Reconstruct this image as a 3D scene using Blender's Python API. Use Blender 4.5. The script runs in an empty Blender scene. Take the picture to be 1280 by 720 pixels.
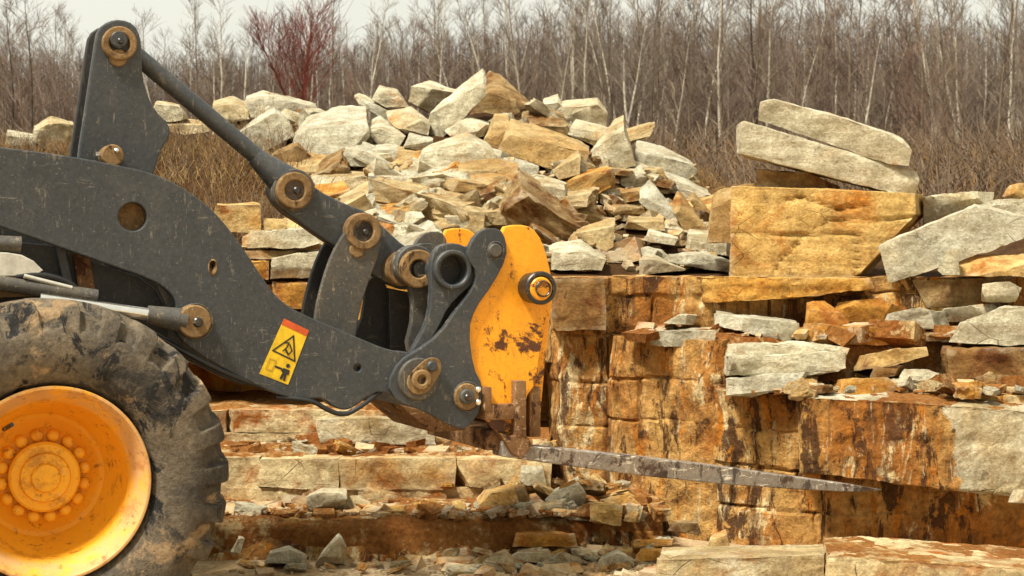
import bpy, bmesh, math, random
from mathutils import Vector, Matrix, noise
SC = bpy.context.scene
COL = SC.collection
# ------------------------------------------------------------------ camera
FPX, CAMH, HOR = 2148.0, 1.95, 330.0
cam = bpy.data.cameras.new('camera'); camo = bpy.data.objects.new('camera', cam); COL.objects.link(camo)
camo.location = (0, 0, CAMH); camo.rotation_euler = (math.radians(90), 0, 0)
cam.sensor_width = 36; cam.lens = FPX / 1280 * 36; cam.shift_y = (HOR - 360) / 1280
cam.clip_start = .1; cam.clip_end = 3000
cam.dof.use_dof = True; cam.dof.focus_distance = 10.6; cam.dof.aperture_fstop = 5.6
SC.camera = camo
# ------------------------------------------------------------------ sky, sun, exposure (overcast)
SUN_EL, SUN_AZ = math.radians(58), math.radians(-46)      # azimuth measured from -Y (behind the camera) towards the left
world = bpy.data.worlds.new('World'); SC.world = world; world.use_nodes = True
wn, wl = world.node_tree.nodes, world.node_tree.links
bg = wn['Background']
sky = wn.new('ShaderNodeTexSky'); sky.sky_type = 'NISHITA'; sky.sun_disc = False
sky.sun_elevation = SUN_EL; sky.sun_rotation = math.pi + math.radians(46); sky.dust_density = 5; sky.air_density = 1.2
hs = wn.new('ShaderNodeHueSaturation'); hs.inputs['Saturation'].default_value = .15
wl.new(sky.outputs[0], hs.inputs['Color'])
wm = wn.new('ShaderNodeMix'); wm.data_type = 'RGBA'; wm.inputs[0].default_value = .86
wtc = wn.new('ShaderNodeTexCoord'); wno = wn.new('ShaderNodeTexNoise'); wno.inputs['Scale'].default_value = 2.2; wno.inputs['Detail'].default_value = 5
wmp = wn.new('ShaderNodeMapping'); wmp.inputs['Scale'].default_value = (1, 1, 3)
wl.new(wtc.outputs['Generated'], wmp.inputs[0]); wl.new(wmp.outputs[0], wno.inputs['Vector'])
wr = wn.new('ShaderNodeValToRGB'); wr.color_ramp.elements[0].position = .3; wr.color_ramp.elements[1].position = .7
wr.color_ramp.elements[0].color = (8.0, 8.0, 6.9, 1); wr.color_ramp.elements[1].color = (8.8, 8.7, 7.5, 1)
wl.new(wno.outputs['Fac'], wr.inputs[0])
wl.new(hs.outputs[0], wm.inputs[6]); wl.new(wr.outputs[0], wm.inputs[7])
wl.new(wm.outputs[2], bg.inputs[0]); bg.inputs[1].default_value = 0.075
sd = bpy.data.lights.new('sun', 'SUN'); sd.energy = 4.6; sd.angle = math.radians(9); sd.color = (1, .95, .83)
so = bpy.data.objects.new('sun', sd); COL.objects.link(so)
sv = Vector((math.sin(SUN_AZ) * math.cos(SUN_EL), -math.cos(SUN_AZ) * math.cos(SUN_EL), math.sin(SUN_EL)))
so.rotation_euler = sv.to_track_quat('Z', 'Y').to_euler(); so.location = (-20, -10, 30)
SC.view_settings.view_transform = 'Standard'; SC.view_settings.look = 'None'
SC.view_settings.exposure = 0.62; SC.view_settings.gamma = 1

# ------------------------------------------------------------------ helpers
def W(px, py, D): return Vector(((px - 640) / FPX * D, D, CAMH - (py - HOR) / FPX * D))
def zc(py, D): return CAMH - (py - HOR) / FPX * D
def XY(px, D): return ((px - 640) / FPX * D, D)
def sst(a, b, x):
    t = max(0., min(1., (x - a) / (b - a))); return t * t * (3 - 2 * t)
def interp(tab, x):
    if x <= tab[0][0]: return tab[0][1]
    for (a, b), (c, d) in zip(tab, tab[1:]):
        if x <= c: return b + (d - b) * (x - a) / (c - a)
    return tab[-1][1]
def tag(o, label=None, cat=None, group=None, kind=None):
    if label: o['label'] = label
    if cat: o['category'] = cat
    if group: o['group'] = group
    if kind: o['kind'] = kind
    return o
def obj(name, bm, mat, parent=None, sharp=None, smooth=False):
    me = bpy.data.meshes.new(name); bm.normal_update(); bm.to_mesh(me); bm.free()
    if sharp is not None:
        for p in me.polygons: p.use_smooth = True
        me.set_sharp_from_angle(angle=math.radians(sharp))
    elif smooth:
        for p in me.polygons: p.use_smooth = True
    for m in (mat if isinstance(mat, (list, tuple)) else [mat]): me.materials.append(m)
    o = bpy.data.objects.new(name, me); COL.objects.link(o)
    if parent: o.parent = parent
    return o
def empty(name, loc, rz=0):
    o = bpy.data.objects.new(name, None); COL.objects.link(o); o.location = loc; o.rotation_euler = (0, 0, rz); return o

# ------------------------------------------------------------------ materials
class NT:
    def __init__(s, name):
        s.m = bpy.data.materials.new(name); s.m.use_nodes = True
        s.n, s.l = s.m.node_tree.nodes, s.m.node_tree.links
        s.b = s.n['Principled BSDF']
        s.tc = s.n.new('ShaderNodeTexCoord'); s.oi = s.n.new('ShaderNodeObjectInfo')
        add = s.n.new('ShaderNodeVectorMath'); add.operation = 'ADD'
        mul = s.n.new('ShaderNodeMath'); mul.operation = 'MULTIPLY'; mul.inputs[1].default_value = 37.
        s.l.new(s.oi.outputs['Random'], mul.inputs[0]); s.l.new(s.tc.outputs['Object'], add.inputs[0]); s.l.new(mul.outputs[0], add.inputs[1])
        s.v = add.outputs[0]; s.raw = s.tc.outputs['Object']
    def noise(s, scale, detail=5, rough=.55, stretch=None, vec=None, dist=0):
        t = s.n.new('ShaderNodeTexNoise'); t.inputs['Scale'].default_value = scale; t.inputs['Detail'].default_value = detail
        t.inputs['Roughness'].default_value = rough; t.inputs['Distortion'].default_value = dist
        v = vec or s.v
        if stretch:
            mp = s.n.new('ShaderNodeMapping'); mp.inputs['Scale'].default_value = stretch; s.l.new(v, mp.inputs[0]); v = mp.outputs[0]
        s.l.new(v, t.inputs['Vector']); return t.outputs['Fac']
    def voro(s, scale, feature='F1', stretch=None):
        t = s.n.new('ShaderNodeTexVoronoi'); t.inputs['Scale'].default_value = scale; t.feature = feature
        v = s.v
        if stretch:
            mp = s.n.new('ShaderNodeMapping'); mp.inputs['Scale'].default_value = stretch; s.l.new(v, mp.inputs[0]); v = mp.outputs[0]
        s.l.new(v, t.inputs['Vector']); return t.outputs['Distance']
    def ramp(s, f, a, b, c0=(0, 0, 0, 1), c1=(1, 1, 1, 1)):
        r = s.n.new('ShaderNodeValToRGB'); e = r.color_ramp.elements
        e[0].position, e[1].position = a, b; e[0].color, e[1].color = c0, c1
        s.l.new(f, r.inputs[0]); return r.outputs[0]
    def mix(s, f, a, b, mode='MIX'):
        m = s.n.new('ShaderNodeMix'); m.data_type = 'RGBA'; m.blend_type = mode
        for k, x in ((0, f), (6, a), (7, b)):
            if isinstance(x, (int, float)): m.inputs[k].default_value = x
            elif isinstance(x, tuple): m.inputs[k].default_value = (x + (1,)) if len(x) == 3 else x
            else: s.l.new(x, m.inputs[k])
        return m.outputs[2]
    def math(s, op, a, b=0., c=None):
        m = s.n.new('ShaderNodeMath'); m.operation = op
        for k, x in enumerate((a, b) if c is None else (a, b, c)):
            if isinstance(x, (int, float)): m.inputs[k].default_value = x
            else: s.l.new(x, m.inputs[k])
        return m.outputs[0]
    def up(s):
        g = s.n.new('ShaderNodeNewGeometry'); x = s.n.new('ShaderNodeSeparateXYZ'); s.l.new(g.outputs['Normal'], x.inputs[0]); return x.outputs['Z']
    def bump(s, h, strength=.5, dist=.02):
        b = s.n.new('ShaderNodeBump'); b.inputs['Strength'].default_value = strength; b.inputs['Distance'].default_value = dist
        s.l.new(h, b.inputs['Height']); s.l.new(b.outputs[0], s.b.inputs['Normal'])
    def out(s, col, rough=.85, metal=0., spec=.3):
        for k, x in (('Base Color', col), ('Roughness', rough), ('Metallic', metal), ('Specular IOR Level', spec)):
            if isinstance(x, (int, float)): s.b.inputs[k].default_value = x
            elif isinstance(x, tuple): s.b.inputs[k].default_value = x + (1,)
            else: s.l.new(x, s.b.inputs[k])
        return s.m

def stone(name, pale, ochre, rust, f_ochre, f_rust, strata=1., dirt=.45):
    """sandstone: pale broken faces, ochre weathering, rust stains, thin bedding lines, dark lichen specks"""
    t = NT(name)
    rnd = t.oi.outputs['Random']
    big = t.noise(1.7, 6, .6)
    sh = t.math('MULTIPLY_ADD', rnd, .35, f_ochre - .5 - .17)
    m1 = t.ramp(t.math('ADD', big, sh), .40, .60)
    c = t.mix(m1, pale, ochre)
    r1 = t.noise(2.6, 7, .68, dist=.6)
    m2 = t.ramp(t.math('ADD', r1, f_rust - .5), .48, .64)
    c = t.mix(m2, c, rust)
    # grain and faint bedding
    bed = t.noise(2.2, 5, .6, stretch=(.7, .7, 6 * strata), dist=.3)
    c = t.mix(.55, c, t.ramp(bed, .36, .56, (.62, .54, .44, 1), (1.06, 1.06, 1.06, 1)), 'MULTIPLY')
    blot = t.noise(5.5, 8, .72)
    c = t.mix(1., c, t.ramp(blot, .36, .62, (.66, .62, .54, 1), (1.2, 1.19, 1.15, 1)), 'MULTIPLY')
    fine = t.noise(48, 6, .8)
    c = t.mix(1., c, t.ramp(fine, .36, .64, (.68, .66, .60, 1), (1.18, 1.18, 1.18, 1)), 'MULTIPLY')
    crack = t.ramp(t.voro(3.1, 'DISTANCE_TO_EDGE', (1, 1, 1.7)), .0, .012, (1, 1, 1, 1), (0, 0, 0, 1))
    cm = t.math('MULTIPLY', crack, t.ramp(t.noise(1.9, 3), .56, .62))
    c = t.mix(t.math('MULTIPLY', cm, .75), c, (.06, .04, .02))
    sp = t.ramp(t.noise(9, 7, .78), .60, .66)
    c = t.mix(t.math('MULTIPLY', sp, .6), c, (.12, .075, .035))
    # dry dirt lying on the upward faces
    d = t.math('MULTIPLY', t.ramp(t.up(), .6, .9), t.ramp(t.noise(3.5, 7, .72), .54, .62))
    c = t.mix(t.math('MULTIPLY', d, dirt), c, (.24, .115, .04))
    h = t.math('ADD', t.math('MULTIPLY', t.noise(6, 9, .7), 1.0), t.math('MULTIPLY', bed, .25))
    ge = t.n.new('ShaderNodeNewGeometry')     # knocked, freshly broken edges are paler
    ew = t.math('MULTIPLY', t.ramp(ge.outputs['Pointiness'], .53, .60), t.ramp(t.noise(7, 6, .7), .38, .55))
    c = t.mix(t.math('MULTIPLY', ew, .5), c, (.70, .60, .42))
    h = t.math('ADD', h, t.math('MULTIPLY', t.noise(22, 8, .8), .6))
    h = t.math('SUBTRACT', h, t.math('MULTIPLY', cm, .4))
    t.bump(h, .75, .06)
    return t.out(c, .9, 0, .2)
M = {}
M['pale'] = stone('sandstone_pale', (.60, .565, .44), (.50, .39, .22), (.40, .18, .045), .42, .41)
M['grey'] = stone('sandstone_grey', (.52, .50, .41), (.60, .53, .38), (.30, .17, .06), .40, .36)
M['ochre'] = stone('sandstone_ochre', (.66, .48, .22), (.56, .28, .055), (.38, .12, .018), .50, .48)
M['yellow'] = stone('sandstone_yellow', (.68, .46, .17), (.62, .34, .075), (.50, .19, .025), .50, .47)
M['tan'] = stone('sandstone_tan', (.52, .41, .23), (.44, .29, .12), (.32, .13, .03), .48, .44)
M['block'] = stone('sandstone_block', (.70, .58, .35), (.58, .31, .08), (.36, .12, .018), .47, .50)
M['brown'] = stone('sandstone_brown', (.38, .28, .14), (.28, .15, .05), (.15, .055, .016), .50, .50)
def wallmat(name, crm, dark=0.):
    """quarry face: rust water streaks running down, cream scoured patches, dark damp bands"""
    t = NT(name)
    base = t.mix(t.ramp(t.noise(1.3, 6, .6), .40, .58), (.38, .150, .026), (.58, .35, .115))
    st3 = t.noise(1.7, 8, .72, stretch=(2.2, 2.2, .7), dist=.4)
    c = t.mix(t.ramp(st3, .555 - crm, .60 - crm), base, (.74, .60, .34))
    st = t.noise(2.5, 8, .72, stretch=(2.2, 2.2, .62), dist=1.2)
    c = t.mix(t.math('MULTIPLY', t.ramp(st, .53, .575), .92), c, (.070, .027, .009))
    st5 = t.noise(1.5, 8, .7, stretch=(2.6, 2.6, .5), dist=.5)
    c = t.mix(t.math('MULTIPLY', t.ramp(st5, .52, .60), .75), c, (.15, .060, .018))
    st2 = t.noise(3.6, 7, .72, stretch=(2.2, 2.2, .5), dist=.8)
    c = t.mix(t.ramp(st2, .55, .60), c, (.50, .185, .020))
    st4 = t.noise(7.5, 6, .7, stretch=(2.6, 2.6, .28), dist=.4)
    c = t.mix(t.math('MULTIPLY', t.ramp(st4, .60, .66), .8), c, (.58, .49, .32))
    c = t.mix(t.math('MULTIPLY', t.ramp(t.noise(5, 9, .8), .565, .61), .85), c, (.035, .014, .006))
    blot = t.noise(8, 8, .75)
    c = t.mix(1., c, t.ramp(blot, .36, .62, (.62, .56, .47, 1), (1.25, 1.22, 1.18, 1)), 'MULTIPLY')
    c = t.mix(1., c, t.ramp(t.noise(40, 4, .7), .3, .7, (.7, .68, .62, 1), (1.2, 1.2, 1.2, 1)), 'MULTIPLY')
    h = t.noise(5, 9, .72)
    t.bump(h, 1., .09)
    return t.out(c, .85, 0, .25)
M['wall'] = wallmat('quarry_face_stained', 0.0)
M['wall_pale'] = wallmat('quarry_face_scoured', 0.05)
def soilmat(name, a, b, c3):
    t = NT(name)
    c = t.mix(t.ramp(t.noise(.9, 7, .65), .38, .62), a, b)
    c = t.mix(t.ramp(t.noise(4.5, 8, .75), .53, .62), c, c3)
    c = t.mix(1., c, t.ramp(t.noise(30, 5, .75), .3, .7, (.5, .48, .45, 1), (1.3, 1.3, 1.3, 1)), 'MULTIPLY')
    t.bump(t.math('ADD', t.noise(12, 9, .8), t.math('MULTIPLY', t.voro(22), .5)), 1., .05)
    return t.out(c, .95, 0, .1)
M['soil'] = soilmat('rusty_soil', (.26, .090, .020), (.42, .19, .052), (.60, .42, .20))
M['sand'] = soilmat('pale_sand', (.66, .46, .24), (.76, .56, .34), (.50, .30, .13))
def hillmat():
    t = NT('hill_earth')
    c = t.mix(t.ramp(t.noise(.5, 7, .65), .38, .62), (.075, .034, .013), (.13, .065, .024))
    c = t.mix(t.ramp(t.noise(3.5, 8, .75), .52, .62), c, (.085, .04, .016))
    c = t.mix(1., c, t.ramp(t.noise(24, 5, .75), .3, .7, (.45, .43, .4, 1), (1.3, 1.3, 1.3, 1)), 'MULTIPLY')
    t.bump(t.noise(9, 9, .8), 1., .08)
    return t.out(c, .95, 0, .1)
M['hill'] = hillmat()
def paint(name, base, dust, dustf, scr, rough=.5, rust=None, rustf=.0, spec=.4, low=None, soft=0., sk=0., fineamt=.28, edge=None):
    t = NT(name)
    c = t.mix(t.ramp(t.noise(1.4, 6, .6), .35, .7), base, tuple(x * 1.28 for x in base))
    d = t.ramp(t.math('ADD', t.noise(2.4, 8, .72, vec=t.raw), dustf - .5), .50, .72)
    c = t.mix(t.math('MULTIPLY', d, .6), c, dust)
    # scratches: two directions of thin stretched noise
    s1 = t.ramp(t.noise(14, 4, .7, stretch=(3.2, 1, .45)), .63, .68)
    s2 = t.ramp(t.noise(11, 4, .7, stretch=(.5, 1, 3.2)), .64 - sk, .69 - sk)
    s3 = t.ramp(t.noise(55, 3, .7), .63, .69)
    s4 = t.ramp(t.noise(7, 8, .8, stretch=(2.2, 1, .8)), .60, .64)
    s1 = t.math('MAXIMUM', s1, s4)
    s = t.math('MAXIMUM', t.math('MAXIMUM', s1, s2), s3)
    c = t.mix(t.math('MULTIPLY', s, .6), c, scr)
    c = t.mix(1., c, t.ramp(t.noise(38, 6, .8), .34, .66, (1 - fineamt,) * 3 + (1,), (1 + fineamt,) * 3 + (1,)), 'MULTIPLY')
    if rust:
        rf = rustf - .5
        if low:
            sx = t.n.new('ShaderNodeSeparateXYZ'); t.l.new(t.raw, sx.inputs[0])
            mr = t.n.new('ShaderNodeMapRange'); mr.inputs[1].default_value = low[0]; mr.inputs[2].default_value = low[1]; mr.inputs[3].default_value = low[2]; mr.inputs[4].default_value = 0
            t.l.new(sx.outputs[2], mr.inputs[0]); rf = t.math('ADD', mr.outputs[0], rf)
        r = t.ramp(t.math('ADD', t.noise(4.2, 8, .74, dist=.4), rf), .585 - soft, .635 + soft)
        c = t.mix(r, c, rust)
        r2 = t.ramp(t.math('ADD', t.noise(10, 6, .7, stretch=(1, 1, .5)), rustf - .5), .62, .66)
        c = t.mix(t.math('MULTIPLY', r2, .8), c, tuple(x * .4 for x in rust))
    if edge:
        ge = t.n.new('ShaderNodeNewGeometry'); c = t.mix(t.math('MULTIPLY', t.ramp(ge.outputs['Pointiness'], .515, .56), t.ramp(t.noise(9, 7, .75), .40, .52)), c, edge)
    rr = t.math('ADD', t.math('MULTIPLY', t.noise(8, 5, .6), .35), rough - .17)
    t.bump(t.math('ADD', t.noise(30, 5, .7), t.math('MULTIPLY', s, .4)), .25, .006)
    return t.out(c, rr, 0, spec)
M['metal'] = paint('worn_grey_paint', (.037, .0405, .043), (.092, .082, .066), .49, (.20, .175, .135), .5)
M['metal_dirty'] = paint('dusty_grey_paint', (.056, .053, .047), (.17, .125, .07), .54, (.36, .28, .17), .6)
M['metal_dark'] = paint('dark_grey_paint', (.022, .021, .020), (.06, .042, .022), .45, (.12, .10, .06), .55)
M['orange'] = paint('worn_orange_paint', (.78, .31, .012), (.64, .30, .05), .43, (.40, .19, .04), .42, (.09, .028, .010), .525, fineamt=.12, low=(.9, 1.9, .06))
M['rust'] = paint('rusty_steel', (.15, .075, .032), (.33, .19, .08), .56, (.62, .46, .28), .8, (.055, .022, .010), .53, .2)
M['rustcake'] = paint('rust_caked_grease', (.19, .115, .050), (.30, .195, .095), .52, (.42, .30, .17), .8, (.055, .028, .012), .52, .15, soft=.07)
M['grease'] = paint('greasy_pin_end', (.060, .036, .018), (.15, .075, .028), .52, (.30, .18, .08), .5, (.02, .012, .007), .5, .4, soft=.05)
M['bare'] = paint('bare_worn_steel', (.19, .16, .13), (.27, .20, .13), .55, (.95, .86, .68), .5, (.060, .028, .016), .55, .5, sk=.05)
M['blacksteel'] = paint('oiled_black_steel', (.015, .013, .011), (.10, .045, .02), .45, (.3, .2, .1), .35, (.16, .055, .016), .47, .6)
def rimmat():
    t = NT('wheel_orange_paint')
    c = t.mix(t.ramp(t.noise(2.2, 6, .6), .35, .7), (.82, .36, .012), (.86, .43, .02))
    sep = t.n.new('ShaderNodeSeparateXYZ'); t.l.new(t.raw, sep.inputs[0])
    r = t.math('SQRT', t.math('ADD', t.math('POWER', sep.outputs[0], 2.), t.math('POWER', sep.outputs[2], 2.)))
    lip = t.math('MULTIPLY', t.ramp(r, .395, .425), t.ramp(t.noise(5, 7, .7), .34, .52))   # dried mud on the flange
    c = t.mix(t.math('MULTIPLY', lip, .8), c, (.52, .31, .15))
    c = t.mix(t.math('MULTIPLY', t.ramp(t.noise(6, 9, .8), .53, .62), .6), c, (.34, .12, .02))
    c = t.mix(t.math('MULTIPLY', t.ramp(t.noise(14, 7, .8), .58, .63), .7), c, (.16, .06, .015))
    c = t.mix(t.math('MULTIPLY', t.ramp(t.noise(34, 3, .6), .64, .72), .6), c, (.66, .45, .22))
    t.bump(t.noise(26, 5, .7), .25, .006)
    return t.out(c, .55, 0, .35)
M['rim'] = rimmat()
def tyremat():
    t = NT('muddy_rubber')
    c = t.mix(t.ramp(t.noise(2.0, 8, .7), .36, .58), (.060, .052, .043), (.165, .130, .088))
    c = t.mix(t.math('MULTIPLY', t.ramp(t.noise(2.0, 8, .74, dist=.6), .54, .59), .8), c, (.030, .028, .026))
    c = t.mix(t.ramp(t.noise(3.6, 8, .72, dist=1.0), .555, .59), c, (.022, .021, .020))
    c = t.mix(t.math('MULTIPLY', t.ramp(t.noise(2.7, 7, .7, dist=.5), .56, .61), .8), c, (.34, .23, .125))
    c = t.mix(1., c, t.ramp(t.noise(34, 4, .7), .3, .7, (.62, .60, .56, 1), (1.3, 1.3, 1.3, 1)), 'MULTIPLY')
    t.bump(t.math('ADD', t.noise(7, 9, .75), t.math('MULTIPLY', t.noise(50, 3, .6), .3)), .9, .03)
    return t.out(c, .9, 0, .2)
M['tyre'] = tyremat()
def plain(name, c, rough=.5, metal=0., spec=.5, n=14, amt=.25):
    t = NT(name)
    col = t.mix(1., c, t.ramp(t.noise(n, 6, .7), .3, .7, (1 - amt,) * 3 + (1,), (1 + amt,) * 3 + (1,)), 'MULTIPLY')
    t.bump(t.noise(n * 3, 4, .7), .15, .005)
    return t.out(col, rough, metal, spec)
M['chrome'] = plain('chromed_rod', (.80, .78, .72), .18, .9, .5, 20, .1)
M['silver'] = plain('silver_guard', (.55, .52, .44), .45, .3, .5)
M['hose'] = plain('black_hose', (.014, .014, .014), .45)
M['decal'] = plain('decal_yellow', (.70, .45, .02), .6, 0, .3, 9, .38)
M['red'] = plain('decal_red', (.50, .085, .02), .6, 0, .3, 9, .4)
M['ink'] = plain('decal_ink', (.02, .017, .012), .6)
M['inkpale'] = plain('decal_faded_line', (.50, .30, .02), .6)
M['glass'] = plain('dark_cab_glass', (.02, .025, .03), .08)
def bark(name, a, b, scale=7, stretch=(1, 1, .3)):
    t = NT(name)
    c = t.mix(t.ramp(t.noise(scale, 6, .7, stretch=stretch), .46, .6), a, b)
    c = t.mix(1., c, t.mix(t.oi.outputs['Random'], (.75, .72, .70), (1.25, 1.22, 1.15)), 'MULTIPLY')
    return t.out(c, .9, 0, .1)
M['bark'] = bark('grey_brown_bark', (.13, .095, .07), (.20, .165, .12))
M['bark_dark'] = bark('dark_bark', (.045, .038, .032), (.08, .067, .055))
M['bark_birch'] = bark('birch_bark', (.56, .52, .43), (.28, .24, .19), 9, (1, 1, 1.6))
M['bark_red'] = bark('red_bark', (.22, .055, .04), (.16, .055, .04))
M['twig'] = bark('twigs_grey_brown', (.150, .115, .092), (.19, .15, .12))
M['twig_pale'] = bark('twigs_pale', (.24, .20, .155), (.20, .16, .12))
M['twig_red'] = bark('twigs_red', (.22, .06, .045), (.19, .075, .055))
M['twig_warm'] = bark('twigs_russet', (.165, .105, .080), (.15, .105, .08))
M['dead'] = bark('dead_brush', (.25, .15, .06), (.15, .085, .038), 3)
M['scrub'] = bark('scrub_stems', (.165, .115, .078), (.14, .105, .075), 3)
M['straw'] = bark('straw', (.42, .30, .14), (.30, .19, .08), 3)
M['thicket'] = bark('thicket_stems', (.135, .100, .080), (.20, .155, .125), .6, (1, 1, .25))

# ------------------------------------------------------------------ rock building
def hull(bm, pts):
    vs = [bm.verts.new(p) for p in pts]
    r = bmesh.ops.convex_hull(bm, input=vs)
    junk = [g for g in r['geom_interior'] + r['geom_unused'] if isinstance(g, bmesh.types.BMVert) and g.is_valid]
    if junk: bmesh.ops.delete(bm, geom=list(set(junk)), context='VERTS')
def chip(pts, rng, n, size):
    """cut n corners off the convex solid"""
    for _ in range(n):
        bm = bmesh.new(); hull(bm, pts); bmesh.ops.dissolve_limit(bm, angle_limit=.02, verts=bm.verts, edges=bm.edges)
        if len(bm.verts) < 5: bm.free(); return pts
        bm.verts.ensure_lookup_table()
        c = sum((v.co for v in bm.verts), Vector()) / len(bm.verts)
        v = rng.choice(list(bm.verts)).co.copy()
        nrm = (v - c).normalized() + Vector([rng.uniform(-.6, .6) for _ in range(3)]); nrm.normalize()
        co = v - nrm * size * rng.uniform(.35, 1.)
        bmesh.ops.bisect_plane(bm, geom=list(bm.verts) + list(bm.edges) + list(bm.faces), plane_co=co, plane_no=nrm, clear_outer=True)
        new = [x.co.copy() for x in bm.verts]; bm.free()
        if len(new) >= 6: pts = new
    return pts
def refine(bm, L, amp, freq, seed, bedamp=.35, maxit=6):
    bmesh.ops.triangulate(bm, faces=bm.faces)
    for _ in range(maxit):
        es = [e for e in bm.edges if e.calc_length() > L]
        if not es or len(bm.faces) > (14000 if L > .02 else 60000): break
        bmesh.ops.subdivide_edges(bm, edges=es, cuts=1); bmesh.ops.triangulate(bm, faces=[f for f in bm.faces if len(f.verts) > 3])
    bm.normal_update()
    off = Vector((seed * 7.13 % 91, seed * 3.7 % 53, seed * 1.9 % 37))
    mv = []
    for v in bm.verts:
        p = v.co + off; n = v.normal
        d = noise.fractal(p * freq, .65, 2.2, 5) * amp
        # bedding: steps along z shared by the side faces
        k = 1 - abs(n.z)
        bd = noise.noise(Vector((p.x * .9, p.y * .9, p.z * 13))); d += k * bedamp * amp * 1.8 * bd
        ridge = abs(noise.noise(p * freq * .6)); d -= max(0, .07 - ridge) * amp * 9 * .6
        mv.append(n * d)
    for v, d in zip(bm.verts, mv): v.co += d
ROCK = [0]
def rockmesh(ptsets, seed, chips=3, amp=None, L=None, name='stone'):
    rng = random.Random(seed)
    bm = bmesh.new()
    for pts in ptsets:
        pts = [Vector(p) for p in pts]
        ext = [max(p[i] for p in pts) - min(p[i] for p in pts) for i in range(3)]
        size = sorted(ext)[1]
        pts = chip(pts, rng, chips, size * .12)
        b2 = bmesh.new(); hull(b2, pts)
        refine(b2, L or max(.028, min(.055, size * .085)), amp or min(.016, .006 + size * .012), 5.5, seed + 1)
        me = bpy.data.meshes.new('tmp'); b2.to_mesh(me); b2.free(); bm.from_mesh(me); bpy.data.meshes.remove(me)
    return bm
def rock(label, front, D, t=.5, mat='pale', back=None, dx=0, dy=0, sc=.9, slope=0., cat='stone', name='stone_slab', chips=5, group=None, extra=None, amp=None, tilt=0., fine=None):
    """front outline in picture pixels at depth D (D can lean: slope = extra depth per pixel of height), carried back t metres"""
    ROCK[0] += 1; seed = ROCK[0] * 13 + 5; rng = random.Random(seed)
    sets = []
    for fr, bk in ([(front, back)] + (extra or [])):
        cx = sum(p[0] for p in fr) / len(fr); cy = sum(p[1] for p in fr) / len(fr); by = max(p[1] for p in fr)
        if bk is None: bk = [(cx + (x - cx) * sc + dx, cy + (y - cy) * sc + dy) for x, y in fr]
        if tilt: fr = [(x, y + tilt * max(0, by - (by - cy) * .6 - y)) for x, y in fr]     # the top leans towards the front
        P = [W(x, y, D + slope * (by - y) + rng.uniform(-.02, .02)) for x, y in fr]
        P += [W(x, y, D + t + slope * (by - y) + rng.uniform(-.04, .04)) for x, y in bk]
        sets.append(P)
    allp = [p for s in sets for p in s]
    c = sum(allp, Vector()) / len(allp); c.z = min(p.z for p in allp)
    bm = rockmesh([[p - c for p in s] for s in sets], seed, chips, amp, fine)
    o = obj(name, bm, M[mat], sharp=38); o.location = c
    tag(o, label, cat, group); return o

# ------------------------------------------------------------------ terrain behind the quarry
CREST = [(-14, 205), (-5.5, 203), (-4.7, 205), (-3.8, 196), (-3.2, 190), (-2.65, 178), (-2.05, 172), (-1.6, 168), (-1.0, 152), (-.35, 140), (.2, 150), (.85, 170), (1.4, 208), (1.8, 226), (2.25, 248), (2.5, 272), (3.1, 292), (4.4, 292), (5.5, 275), (9, 255), (14, 250)]
def H(x, y):
    wf = 13.55 if x > .25 * 1 else 14.35
    base = 1.84 + (.0535 * y + .11) * sst(17, 34, y) if y < 400 else 22.
    base = min(base, 16)
    base += .25 * noise.noise(Vector((x * .07, y * .05, 3)))*sst(20, 40, y)
    cx = x * 18.5 / max(y, 12)
    cz = zc(interp(CREST, cx), 18.5)
    f = sst(13.9, 18.6, y) ** .85; b = 1 - sst(19.5, 26, y)
    hz = base + max(0, cz - base) * f * b
    hz += (.10 * noise.fractal(Vector((x * 1.1, y * 1.1, 0)), 1, 2, 4) + .03 * noise.noise(Vector((x * 5, y * 5, 1)))) * sst(13.8, 15, y)
    # left bank drops to the terrace
    if y < wf + .3: hz = min(hz, 1.2)
    return hz
def on_heap(px, py, near=13.9, far=22):
    """where the ray through a pixel meets the heap"""
    D = near
    while D < far:
        p = W(px, py, D)
        if p.z <= H(p.x, p.y): return D
        D += .05
    return 18.8
def sheet(name, xs, ys, fn, mat):
    bm = bmesh.new(); rows = []
    for y in ys: rows.append([bm.verts.new((x, y, fn(x, y))) for x in xs])
    for a, b in zip(rows, rows[1:]):
        for i in range(len(xs) - 1): bm.faces.new((a[i], a[i + 1], b[i + 1], b[i]))
    return tag(obj(name, bm, mat, smooth=True), kind='structure')
def spaced(lo, hi, fine_lo, fine_hi, d, g=1.18):
    v = []; x = fine_lo
    while x < fine_hi: v.append(x); x += d
    v.append(fine_hi)
    s = d; x = fine_hi
    while x < hi: s *= g; x += s; v.append(x)
    s = d; x = fine_lo
    while x > lo: s *= g; x -= s; v.insert(0, x)
    return v
sheet('hill', spaced(-160, 160, -6, 7, .11), spaced(13.1, 300, 13.1, 23, .11), H, M['hill'])
def floorz(x, y):
    return .03 * noise.fractal(Vector((x * .8, y * .8, 5)), 1, 2, 4) * (1 if y > 8.5 else .3)
sheet('ground', spaced(-500, 500, -6, 6, .14), spaced(-300, 1200, 7, 13, .14), floorz, M['sand'])

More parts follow.
